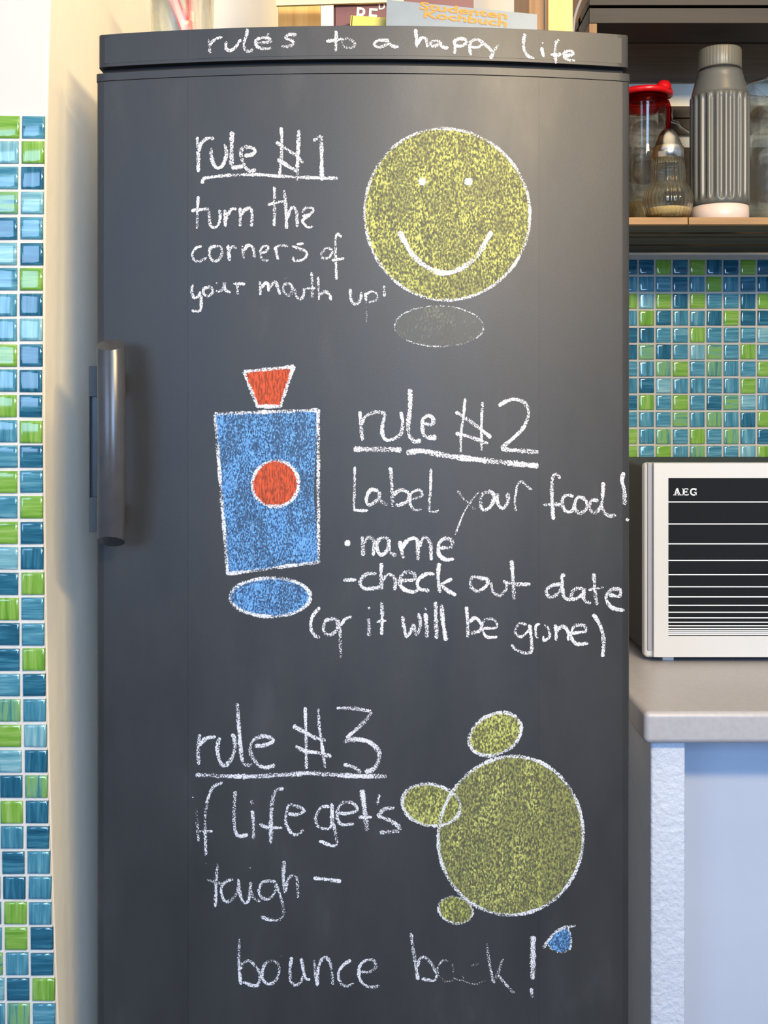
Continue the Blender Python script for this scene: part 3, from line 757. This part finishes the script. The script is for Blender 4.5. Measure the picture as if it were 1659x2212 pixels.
fill('chalk_fill', dr, 'blue_chalk', 0.52, 'blue chalk drop beside "back!"'); outline('chalk_outline', dr, 5, 0.45)
strokes('chalk_line', [[(850+1560/3.95, 1980+78/3.95), (850+1450/3.95, 1980+98/3.95), (850+1370/3.95, 1980+145/3.95), (850+1275/3.95, 1980+270/3.95)]], 7, 0.48)
# smudges of chalk dust left by the wiping hand
def smudge(cx, cy, rx, ry, rot, dens):
    P = ell(cx, cy, rx, ry, rot, 28); V = [on_door(cx, cy, 0.00052)]; U = [(dens, 0)]; Fc = []; m = 28; R = 6
    for r in range(1, R+1):
        for q in P:
            V.append(on_door(cx+(q[0]-cx)*r/R, cy+(q[1]-cy)*r/R, 0.00052)); U.append((dens-0.30*(r/R)**2, 0))
    for i in range(m): Fc.append((0, 1+i, 1+(i+1) % m))
    for r in range(R-1):
        for i in range(m):
            a = 1+r*m+i; b = 1+r*m+(i+1) % m; Fc.append((a, a+m, b+m, b))
    chalk_mesh('chalk_smudge', V, Fc, U, M['dust_chalk'], door)
for s in ((425, 940, 60, 22, 0.25, 0.22), (1205, 760, 110, 24, 0.05, 0.16), (690, 875, 45, 12, -0.1, 0.24), (1195, 1650, 70, 110, 0.2, 0.18), (1000, 1440, 260, 60, 0, 0.12),
          (1000, 2060, 70, 40, 0, 0.18), (345, 1540, 14, 60, 0.15, 0.15), (740, 1395, 40, 26, 1.4, 0.2), (660, 1680, 200, 200, 0, 0.06), (1130, 900, 240, 120, 0, 0.08)):
    smudge(*s)

# ------------------------------------------------------------------ worktop, wall stub, panel
WZ = 0.9026
wx0 = at(1394, 0, 0.04).x
wt = box('worktop', wx0, 1.25, 0.045, YB-0.003, WZ-0.038, WZ, M['worktop'], None, bevel=0.007, seg=4)
tagp(wt, 'pale grey laminate worktop with a rounded front edge beside the fridge', 'worktop')
struct(box('wall_stub', at(1406, 0, 0.062).x, at(1481, 0, 0.062).x, 0.062, YB, 0, WZ-0.038, M['rough_plaster'], None, bevel=0.003))
cab = box('cabinet_panel', at(1481, 0, 0.062).x+0.0005, 1.25, 0.14, 0.158, 0.0, WZ-0.0385, M['cabinet'])
tagp(cab, 'smooth bluish white panel set back under the worktop', 'panel')

# ------------------------------------------------------------------ microwave
my = 0.30
mx0 = at(1393, 0, my).x; mz0 = at(0, 1422, my).z; mz1 = at(0, 1000, my).z; mx1 = mx0+0.47
mw = thing('microwave_oven', (mx0+0.23, my+0.13, WZ), 'white countertop oven with black striped glass door standing on the worktop', 'oven')
X = lambda px: at(px, 0, my).x
Z = lambda py: at(0, py, my).z
box('casing', mx0+0.003, mx1-0.003, my+0.020, my+0.285, mz0+0.003, mz1-0.004, M['dark_case'], mw, bevel=0.006)
box('front_rim', mx0, mx1, my+0.002, my+0.022, mz0, mz1, M['white_enamel'], mw, bevel=0.0055, seg=4)
box('side_strip', X(1399), X(1408.5), my-0.0005, my+0.004, Z(1405), Z(1000), M['grey_strip'], mw, bevel=0.001)
bm = bmesh.new()
gx0, gx1_, gz0, gz1 = X(1441), mx0+0.36, Z(1372), Z(1032)
ox0, ox1, oz0, oz1 = X(1410), mx1-0.008, Z(1417), Z(1000)
add_box(bm, ox0, gx0, my-0.007, my+0.002, oz0, oz1); add_box(bm, gx1_, ox1, my-0.007, my+0.002, oz0, oz1)
add_box(bm, gx0, gx1_, my-0.007, my+0.002, gz1, oz1); add_box(bm, gx0, gx1_, my-0.007, my+0.002, oz0, gz0)
bmesh.ops.remove_doubles(bm, verts=bm.verts[:], dist=1e-5)
fin(bm, 'oven_door', M['white_enamel'], mw)
win = box('door_glass', gx0, gx1_, my-0.0055, my+0.001, gz0, gz1, M['oven_glass'], mw)
for py in (1083.5, 1131, 1173.6, 1209.3, 1240, 1266, 1287.8, 1306, 1321, 1333, 1342.4, 1350, 1356, 1361, 1365, 1368.5):
    box('stripe', gx0+0.0003, gx1_, my-0.0059, my-0.0054, Z(py)-0.0007, Z(py)+0.0007, M['print_white'], win)
# letters with slab serifs, as polylines in px
bm = bmesh.new()
def bar(x0, y0, x1, y1, w_):
    a, b = at(x0, y0, my-0.0059), at(x1, y1, my-0.0059)
    d = (b-a).normalized(); nrm = Vector((-d.z, 0, d.x))*w_/1539/2
    vs = [bm.verts.new(v) for v in (a+nrm, b+nrm, b-nrm, a-nrm)]; bm.faces.new(vs)
T, Bm = 1055.0, 1070.0
bar(1462, T-0.5, 1457.5, Bm, 2.2); bar(1462.5, T-0.5, 1468, Bm, 3.6); bar(1459.5, 1065, 1467, 1065, 1.8)
bar(1454.5, Bm-0.9, 1461, Bm-0.9, 1.8); bar(1464, Bm-0.9, 1472, Bm-0.9, 1.8)
bar(1477, T, 1477, Bm, 3.8); bar(1473.5, T+0.9, 1486.5, T+0.9, 1.9); bar(1473.5, Bm-0.9, 1487.5, Bm-0.9, 1.9); bar(1478, 1062.4, 1484, 1062.4, 1.9)
bar(1486, T, 1486, 1058.5, 1.5); bar(1487, 1066.5, 1487, Bm, 1.5); bar(1483.6, 1060.3, 1483.6, 1064.5, 1.5)
G = [(1503, 1058.2), (1500.5, 1056.1), (1497, 1055.8), (1493.2, 1058), (1491.8, 1062.5), (1493.2, 1067), (1497, 1069.3), (1501, 1068.8), (1503, 1067.2)]
for a, b in zip(G, G[1:]): bar(*a, *b, 3.0)
bar(1503, 1063, 1503, 1069.5, 3.2); bar(1499, 1063.4, 1505, 1063.4, 1.8); bar(1503.6, 1054.8, 1503.6, 1059.5, 1.5)
fin(bm, 'maker_lettering', M['print_white'], win)['label'] = 'white slab-serif letters AEG'
box('control_knob', mx1-0.075, mx1-0.045, my-0.022, my-0.006, mz0+0.05, mz0+0.08, M['grey_strip'], mw, bevel=0.004)
bm = bmesh.new()
box('foot', X(1435), X(1460), my+0.010, my+0.035, WZ-0.0005, mz0+0.004, M['white_enamel'], mw, bevel=0.001)
box('foot', mx1-0.07, mx1-0.055, my+0.010, my+0.035, WZ-0.0005, mz0+0.004, M['white_enamel'], mw, bevel=0.001)
for x in (mx0+0.03, mx1-0.05): box('foot', x, x+0.015, my+0.24, my+0.265, WZ-0.0005, mz0+0.004, M['white_enamel'], mw, bevel=0.001)
bm.free()

# ------------------------------------------------------------------ wooden crates on the wall
def crate(z0, z1, label, x0, x1, back):
    t = thing('wooden_crate', ((x0+x1)/2, 0.46, z0), label, 'crate', None)
    yf, yb = 0.322, YB-0.004
    th = 0.0105
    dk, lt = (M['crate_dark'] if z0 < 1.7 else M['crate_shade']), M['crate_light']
    sp = (yb-yf)
    # floor slats
    for k, (a, b_) in enumerate(((0.0, 0.05), (0.055, 0.24), (0.29, 0.38), (0.41, 0.66), (0.72, 0.97))):
        y0, y1 = yf+a*sp, yf+b_*sp
        if k == 0 and z0 < 1.7:
            xm = at(1487, 0, yf).x
            box('slat', x0, xm-0.0006, y0, y1, z0, z0+th, lt, t, bevel=0.0008); box('slat', xm+0.0006, x1, y0, y1, z0, z0+th, lt, t, bevel=0.0008)
        else: box('slat', x0, x1, y0, y1, z0, z0+th, dk, t, bevel=0.0008)
    for k, (a, b_) in enumerate(((0.0, 0.285), (0.31, 0.97))):
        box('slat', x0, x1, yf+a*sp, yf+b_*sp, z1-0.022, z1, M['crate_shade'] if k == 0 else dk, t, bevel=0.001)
    for (a, b_) in back: box('slat', x0+0.012, x1-0.012, yb-0.010, yb, a, b_, dk, t, bevel=0.001)
    box('side_panel', x0, x0+0.0115, yf+0.0005, yb-0.011, z0+th, z1-0.022, M['crate_side'], t, bevel=0.001)
    box('side_panel', x1-0.0115, x1, yf+0.0005, yb-0.011, z0+th, z1-0.022, M['crate_side'], t, bevel=0.001)
    return t
cx0 = at(1272.5, 0, 0.322).x
zs0 = at(0, 485, 0.322).z
bk = lambda py: CZ+(HY-py)*(D0+YB-0.014)/F
crate(zs0, 1.829, 'weathered wooden crate on the wall holding the thermos and the jars', cx0, 1.02,
      [(bk(254), bk(229)), (bk(290), bk(256.5)), (bk(468), bk(318))])
crate(1.8325, 2.13, 'wooden crate at the top edge, shade put into its wood colour, stacked on the crate with the thermos', cx0, 1.02,
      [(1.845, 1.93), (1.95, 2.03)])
SZ = zs0+0.0105

# thermos
ty = 0.372; tc_ = at(1554.5, 0, ty); sc_t = F/(D0+ty)
tx = tc_.x
th_ = thing('thermos_flask', (tx, ty, SZ+0.0004), 'tall grey fluted thermos flask with pinkish white base ring', 'thermos')
Zt = lambda py: CZ+(HY-py)*(D0+ty)/F
R_ = lambda px: px/sc_t
lathe('base_ring', [(R_(59), SZ+0.0004), (R_(60.5), SZ+0.0014), (R_(61), SZ+0.010), (R_(60), Zt(449)), (R_(56), Zt(448))], tx, ty, M['thermos_base'], th_)
zb_, zt_ = Zt(449), Zt(212)
def flute(a, z):
    u = (z-zb_)/(zt_-zb_)
    if u < 0.045 or u > 0.999: return 1.0
    e = min(1, (u-0.045)/0.02, (0.999-u)/0.01)
    c = math.cos(a*21)
    return 1-0.085*e*(0.5+0.5*math.copysign(abs(c)**0.45, c))
prof = [(R_(58), zb_), (R_(61.5), zb_+0.002), (R_(62), zb_+(zt_-zb_)*0.045)]
prof += [(R_(62.5+0.3*math.sin(PI*k/28)), zb_+(zt_-zb_)*(0.05+0.948*k/28)) for k in range(29)]
prof[3:3] = []
prof += [(R_(61), zt_), (R_(59), Zt(205)), (R_(55.5), Zt(190)), (R_(51.5), Zt(176)), (R_(49.5), Zt(170)), (R_(50), Zt(168)), (R_(48), Zt(164)), (R_(47), Zt(158))]
lathe('flask_body', prof, tx, ty, M['thermos'], th_, n=252, mod=flute)
lathe('neck', [(R_(43), Zt(160)), (R_(43), Zt(150))], tx, ty, M['gap'], th_, n=48)
def rib(a, z): return 1-0.012*(0.5+0.5*math.cos(a*40))
lathe('cap', [(R_(45), Zt(152)), (R_(46), Zt(150)), (R_(46), Zt(113)), (R_(44.5), Zt(109.5)), (R_(40), Zt(108))], tx, ty, M['thermos_cap'], th_, n=160, mod=rib)

# sugar shaker
gy = 0.345; gx = at(1442.5, 0, gy).x; s_ = (D0+gy)/F
Zg = lambda py: CZ+(HY-py)*s_
sh = thing('sugar_shaker', (gx, gy, SZ), 'round ribbed glass sugar shaker with a pointed steel spout top', 'shaker')
def rb(a, z): return 1+0.018*math.cos(a*30)
outer = [(36*s_, SZ+0.0003), (43*s_, SZ+0.0015), (49*s_, Zg(456)), (52*s_, Zg(446)), (53*s_, Zg(434)), (51*s_, Zg(420)), (46*s_, Zg(408)), (40*s_, Zg(400)), (37*s_, Zg(395)), (36.5*s_, Zg(375)), (35.5*s_, Zg(360)), (34*s_, Zg(346))]
inner = [(r-0.0022, z) for r, z in outer]; inner[0] = (inner[0][0], SZ+0.004)
lathe('glass_bulb', outer+inner[::-1], gx, gy, M['clear_ribbed'], sh, n=120, mod=rb)
lathe('sugar', [(34*s_, SZ+0.0045), (42*s_, SZ+0.006), (45*s_, Zg(456)), (46*s_, Zg(452)), (2*s_, Zg(450))], gx, gy, M['sugar'], sh)
lathe('spout_cap', [(33*s_, Zg(345)), (34.5*s_, Zg(344)), (34*s_, Zg(320)), (31*s_, Zg(317)), (24*s_, Zg(300)), (15*s_, Zg(285)), (9*s_, Zg(280)), (4*s_, Zg(279))], gx, gy, M['chrome'], sh)

# carafe with red lid
jy = 0.455; jx = at(1392, 0, jy).x; s_j = (D0+jy)/F
Zj = lambda py: CZ+(HY-py)*s_j
jar = thing('glass_jug', (jx, jy, SZ), 'clear glass jug with a bright red lid beside the fridge edge', 'jug')
out_ = [(40*s_j, SZ+0.0003), (43*s_j, SZ+0.003), (43*s_j, Zj(330)), (44*s_j, Zj(310)), (46*s_j, Zj(290)), (49*s_j, Zj(232)), (50*s_j, Zj(226))]
inn = [(r-0.002, z) for r, z in out_]; inn[0] = (inn[0][0], SZ+0.005)
lathe('jug_body', out_+inn[::-1], jx, jy, M['clear'], jar, n=64)
lathe('contents', [(39*s_j, SZ+0.006), (39.5*s_j, Zj(440)), (2*s_j, Zj(438))], jx, jy, M['brown_grounds'], jar)
lathe('lid_skirt', [(47.5*s_j, Zj(238)), (48.5*s_j, Zj(211))], jx, jy, M['red_clear'], jar, n=64)
lathe('lid', [(48.5*s_j, Zj(211)), (59*s_j, Zj(210)), (61*s_j, Zj(205)), (59*s_j, Zj(200)), (46*s_j, Zj(199)), (4*s_j, Zj(198))], jx, jy, M['red'], jar, n=64)
bm = bmesh.new(); add_lathe(bm, [(0.0115, 0), (0.0115, 0.007), (0.008, 0.0125), (0.001, 0.015)], 0, 0, 20)
for v in bm.verts: v.co = Vector((v.co.x+jx+0.024, v.co.y+jy-0.022, v.co.z+Zj(203)))
fin(bm, 'lid_tab', M['red'], jar, True)
bm = bmesh.new(); add_tube(bm, [(jx+46*s_j, jy-0.008, Zj(222)), (jx+49*s_j, jy-0.014, Zj(240)), (jx+46*s_j, jy-0.014, Zj(285)), (jx+44*s_j, jy-0.014, Zj(300))], 0.0035)
fin(bm, 'red_clip', M['red_clear'], jar, True)
# clear scoop with an oval bowl lying behind shaker
bm = bmesh.new()
pa = at(1447, 262, 0.50); pb = at(1492, 288, 0.47)
add_tube(bm, [pa+Vector((0, 0, 0.02)), pa+Vector((0.002, 0, 0.0)), pa+Vector((0.012, 0, -0.002)), pa.lerp(pb, 0.6), pb, pb+Vector((0.012, 0, -0.03)), pb+Vector((0.014, 0.0, -0.09)), Vector((pb.x+0.012, pb.y, SZ+0.004))], 0.0036)
o = fin(bm, 'glass_stirrer', M['clear'], None, True); tagp(o, 'bent clear glass rod standing between the red-lidded jug and the thermos', 'stirrer')
# big glass jar at the right edge
qy = 0.43; qx = at(1684, 0, qy).x; s_q = (D0+qy)/F
Zq = lambda py: CZ+(HY-py)*s_q
q = thing('glass_pitcher', (qx, qy, SZ), 'clear glass pitcher right of the thermos at the right edge', 'pitcher')
out_ = [(58*s_q, SZ+0.0003), (66*s_q, SZ+0.004), (70*s_q, Zq(430)), (69*s_q, Zq(380)), (64*s_q, Zq(320)), (62*s_q, Zq(280)), (70*s_q, Zq(225)), (78*s_q, Zq(190)), (79*s_q, Zq(187))]
inn = [(r-0.003, z) for r, z in out_]; inn[0] = (inn[0][0], SZ+0.008)
lathe('pitcher_body', out_+inn[::-1], qx, qy, M['clear'], q, n=64)
bm = bmesh.new(); rr = 78.5*s_q
add_tube(bm, [(qx+rr*math.cos(a), qy+rr*math.sin(a), Zq(187)) for a in [2*PI*i/40 for i in range(41)]], 0.0012)
fin(bm, 'steel_rim', M['chrome'], q, True)

# ------------------------------------------------------------------ on top of the fridge
FT = 1.6815
# tumbler
uy = 0.16; ux = at(394, 0, uy).x; s_u = (D0+uy)/F
tum = thing('glass_tumbler', (ux, uy, FT), 'clear glass tumbler holding striped paper straws sachets on the fridge top', 'tumbler')
out_ = [(60*s_u, FT+0.0002), (64*s_u, FT+0.002), (66*s_u, FT+0.05), (70*s_u, FT+0.135)]
inn = [(r-0.0045, z) for r, z in out_]; inn[0] = (inn[0][0], FT+0.008)
lathe('glass_wall', out_+inn[::-1], ux, uy, M['clear'], tum, n=64)
tum['label'] = 'clear glass tumbler on the left of the fridge top holding folded paper'
pp = thing('folded_paper', (ux+0.005, uy, FT+0.009), 'pink and red striped folded paper sticking in the glass tumbler', 'paper')
def strip(name, pxa, pya, pxb, pyb, wpx, y, mat, par):
    a, b = at(pxa, pya, y), at(pxb, pyb, y+0.004); d = (b-a).normalized(); n_ = Vector((d.z, 0, -d.x))*wpx*s_u/2
    bm = bmesh.new(); vs = [bm.verts.new(v) for v in (a+n_, b+n_, b-n_, a-n_)]
    vs2 = [bm.verts.new(v.co+Vector((0, 0.0006, 0))) for v in vs]
    bm.faces.new(vs); bm.faces.new(vs2[::-1])
    for i in range(4): bm.faces.new((vs[i], vs[(i+1) % 4], vs2[(i+1) % 4], vs2[i]))
    return fin(bm, name, mat, par)
pb0 = 104
strip('paper_leaf', 362, -30, 410, pb0-14, 17, uy-0.012, M['pink_paper'], pp)
strip('red_edge', 374, -30, 419, pb0-14, 4, uy-0.0135, M['red_print'], pp)
strip('red_edge', 354, -30, 401, pb0-14, 3, uy-0.0135, M['red_print'], pp)
strip('paper_leaf', 405, -20, 412, pb0-14, 11, uy-0.006, M['red_print'], pp)
strip('paper_leaf', 425, -20, 428, pb0-16, 18, uy+0.004, M['cream_ink'], pp)
strip('grey_leaf', 350, -30, 392, pb0-16, 18, uy+0.006, M['grey_paper'], pp)
box('white_tag', at(379, 0, uy-0.016).x, at(411, 0, uy-0.016).x, uy-0.017, uy-0.016, at(0, 5, uy).z, at(0, -30, uy).z, M['print_white'], pp)

# pine rack with two uprights
ry = 0.235
rack = thing('pine_rack', (at(920, 0, ry).x, ry+0.08, FT), 'bright pine rack with two uprights standing on the fridge top behind the books', 'rack')
for a, b_, c_ in ((601, 692, 0.0), (1184, 1237.5, 0.0)):
    box('upright', at(a, 0, ry).x, at(b_, 0, ry).x, ry, ry+0.018, FT+0.012, 2.0, M['pine'], rack, bevel=0.001)
box('side_board', at(1142, 0, ry+0.02).x, at(1183, 0, ry).x, ry+0.019, ry+0.19, FT+0.012, 2.0, M['crate_side'], rack, bevel=0.001)
box('side_board', at(646, 0, ry).x-0.008, at(646, 0, ry).x+0.008, ry+0.019, ry+0.19, FT+0.012, 2.0, M['pine'], rack, bevel=0.001)
box('bottom_board', at(601, 0, ry).x, at(1237.5, 0, ry).x, ry, ry+0.19, FT+0.0003, FT+0.0118, M['pine'], rack, bevel=0.001)
# pale sheet of card under the upright (sticks out to the front)
cd = box('card_sheet', at(1163, 0, 0.02).x, at(1249, 0, 0.02).x, 0.005, 0.225, FT+0.0003, FT+0.0022, M['cream_board'], None)
tagp(cd, 'thin cream card lying at the right front of the fridge top', 'card')
# cord
bm = bmesh.new(); add_tube(bm, [at(1262, -40, 0.29), at(1254, 0, 0.285), at(1246, 20, 0.28), at(1240, 42, 0.275), at(1238, 70, 0.272), at(1237, 110, 0.27), Vector((at(1237, 0, 0.27).x, 0.27, FT+0.003))], 0.0022)
tagp(fin(bm, 'hanging_cord', M['cord'], None, True), 'grey cord hanging down between the pine rack and the wall crate', 'cord')

def text_obj(name, body, size, mat, parent, origin, xaxis, up, sx=1.0, extrude=0.0002):
    cu = bpy.data.curves.new(name, 'FONT'); cu.body = body; cu.size = size; cu.extrude = extrude
    cu.resolution_u = 3; cu.offset = 0.0003
    tmp = bpy.data.objects.new(name, cu); COL.objects.link(tmp)
    dg = bpy.context.evaluated_depsgraph_get()
    me = bpy.data.meshes.new_from_object(tmp.evaluated_get(dg)); bpy.data.objects.remove(tmp)
    X_ = Vector(xaxis).normalized(); U_ = Vector(up).normalized(); N_ = X_.cross(U_)
    for v in me.vertices:
        c = v.co.copy(); v.co = Vector(origin)+X_*c.x*sx+U_*c.y+N_*c.z
    me.materials.clear()
    return link(name, me, parent, [mat])

def book(name, label, cx, y, z0, wid, hgt, thk, ang, cover, lean=0.0, spine=0.004):
    """book standing on its long edge; ang = tilt in the picture plane"""
    t = thing(name, (cx, y+thk/2, z0), label, 'book')
    R = Matrix.Rotation(ang, 3, 'Y')
    piv = Vector((cx, y, z0))
    for nm, y0, y1, m_ in (('front_cover', y, y+0.002, cover), ('back_cover', y+thk-0.002, y+thk, cover)):
        box(nm, cx-wid/2, cx+wid/2, y0, y1, z0, z0+hgt, m_, t, bevel=0.0005, rot=R, piv=piv)
    box('pages', cx-wid/2+0.003, cx+wid/2-0.003, y+0.002, y+thk-0.002, z0+0.003, z0+hgt-0.003, M['paper'], t, rot=R, piv=piv)
    box('spine', cx-wid/2-0.001, cx-wid/2+0.002, y, y+thk, z0, z0+hgt, cover, t, bevel=0.0005, rot=R, piv=piv)
    return t
# burgundy book
y1_ = 0.16
xa, xb = at(722, 0, y1_).x, at(1023, 0, y1_).x
zt_b = at(0, -2, y1_).z
b1 = book('cookbook', 'burgundy book standing behind the grey-blue one, white serif letters on its cover', (xa+xb)/2, y1_, FT+0.0005, xb-xa, zt_b-FT, 0.02, 0, M['burgundy'])
text_obj('title_print', "RE", 0.022*1.25, M['cream_ink'], b1, at(766, 47, y1_-0.0004), (1, 0, -0.08), (0.08, 0, 1), 0.95)
text_obj('title_print', "D'", 0.0135, M['cream_ink'], b1, at(817, 20, y1_-0.0004), (1, 0, 0), (0, 0, 1), 0.9)
# yellow booklet
y2_ = 0.135
xa, xb = at(752, 0, y2_).x, at(829, 0, y2_).x
b2 = book('booklet', 'small yellow booklet in front of the burgundy book', (xa+xb)/2, y2_, FT+0.0005, xb-xa, at(0, 36, y2_).z-FT, 0.012, 0.06, M['yellow_cover'])
# grey-blue book, leaning
y3_ = 0.105
ang = math.radians(5.6)
xa, xb = at(832, 0, y3_).x, at(1160, 0, y3_).x
zl, zr = at(0, -1, y3_).z, at(0, 31, y3_).z
b3 = book('student_cookbook', 'grey-blue book with orange lettering tilted down to the right on the fridge top', xb, y3_, FT+0.0005, 0.001, 0.001, 0.001, 0, M['blue_cover'])
for c in list(b3.children): bpy.data.objects.remove(c)
b3.location = ((xa+xb)/2, y3_+0.008, FT)
def slab4(name, y0, y1, mat, ins=0.0):
    bm = bmesh.new()
    pts = [(xa+ins, FT+0.0006+ins*0.3), (xb-ins, FT+0.0006+ins*0.3), (xb-ins-0.0, zr-ins), (xa+ins+0.002, zl-ins)]
    f0 = [bm.verts.new((x, y0, z)) for x, z in pts]; f1 = [bm.verts.new((x, y1, z)) for x, z in pts]
    bm.faces.new(f0); bm.faces.new(f1[::-1])
    for i in range(4): bm.faces.new((f0[i], f0[(i+1) % 4], f1[(i+1) % 4], f1[i]))
    return fin(bm, name, mat, b3)
slab4('front_cover', y3_, y3_+0.0015, M['blue_cover']); slab4('pages', y3_+0.0015, y3_+0.0145, M['paper'], 0.002); slab4('back_cover', y3_+0.0145, y3_+0.016, M['blue_cover'])
dx = (1, 0, -0.115)
text_obj('title_print', 'Studenten', 0.0125, M['orange_ink'], b3, at(905, 19, y3_-0.0004), dx, (0.1, 0, 1), 2.15)
text_obj('title_print', 'Kochbuch', 0.0125, M['orange_ink'], b3, at(913, 37, y3_-0.0004), dx, (0.1, 0, 1), 2.05)
# cream board lying across the top edges
bm = bmesh.new()
l0, l1, r1, r0 = at(593, -40, 0.15), at(597, 12, 0.15), at(872, 3.5, 0.15), at(872, -40, 0.15)
f0 = [bm.verts.new(v) for v in (l0, l1, r1, r0)]; f1 = [bm.verts.new(v.co+Vector((0, 0.005, 0))) for v in f0]
bm.faces.new(f0); bm.faces.new(f1[::-1])
for i in range(4): bm.faces.new((f0[i], f0[(i+1) % 4], f1[(i+1) % 4], f1[i]))
tagp(fin(bm, 'cream_folder', M['cream_board'], None), 'pale cream folder at the top edge leaning over the burgundy book', 'folder')
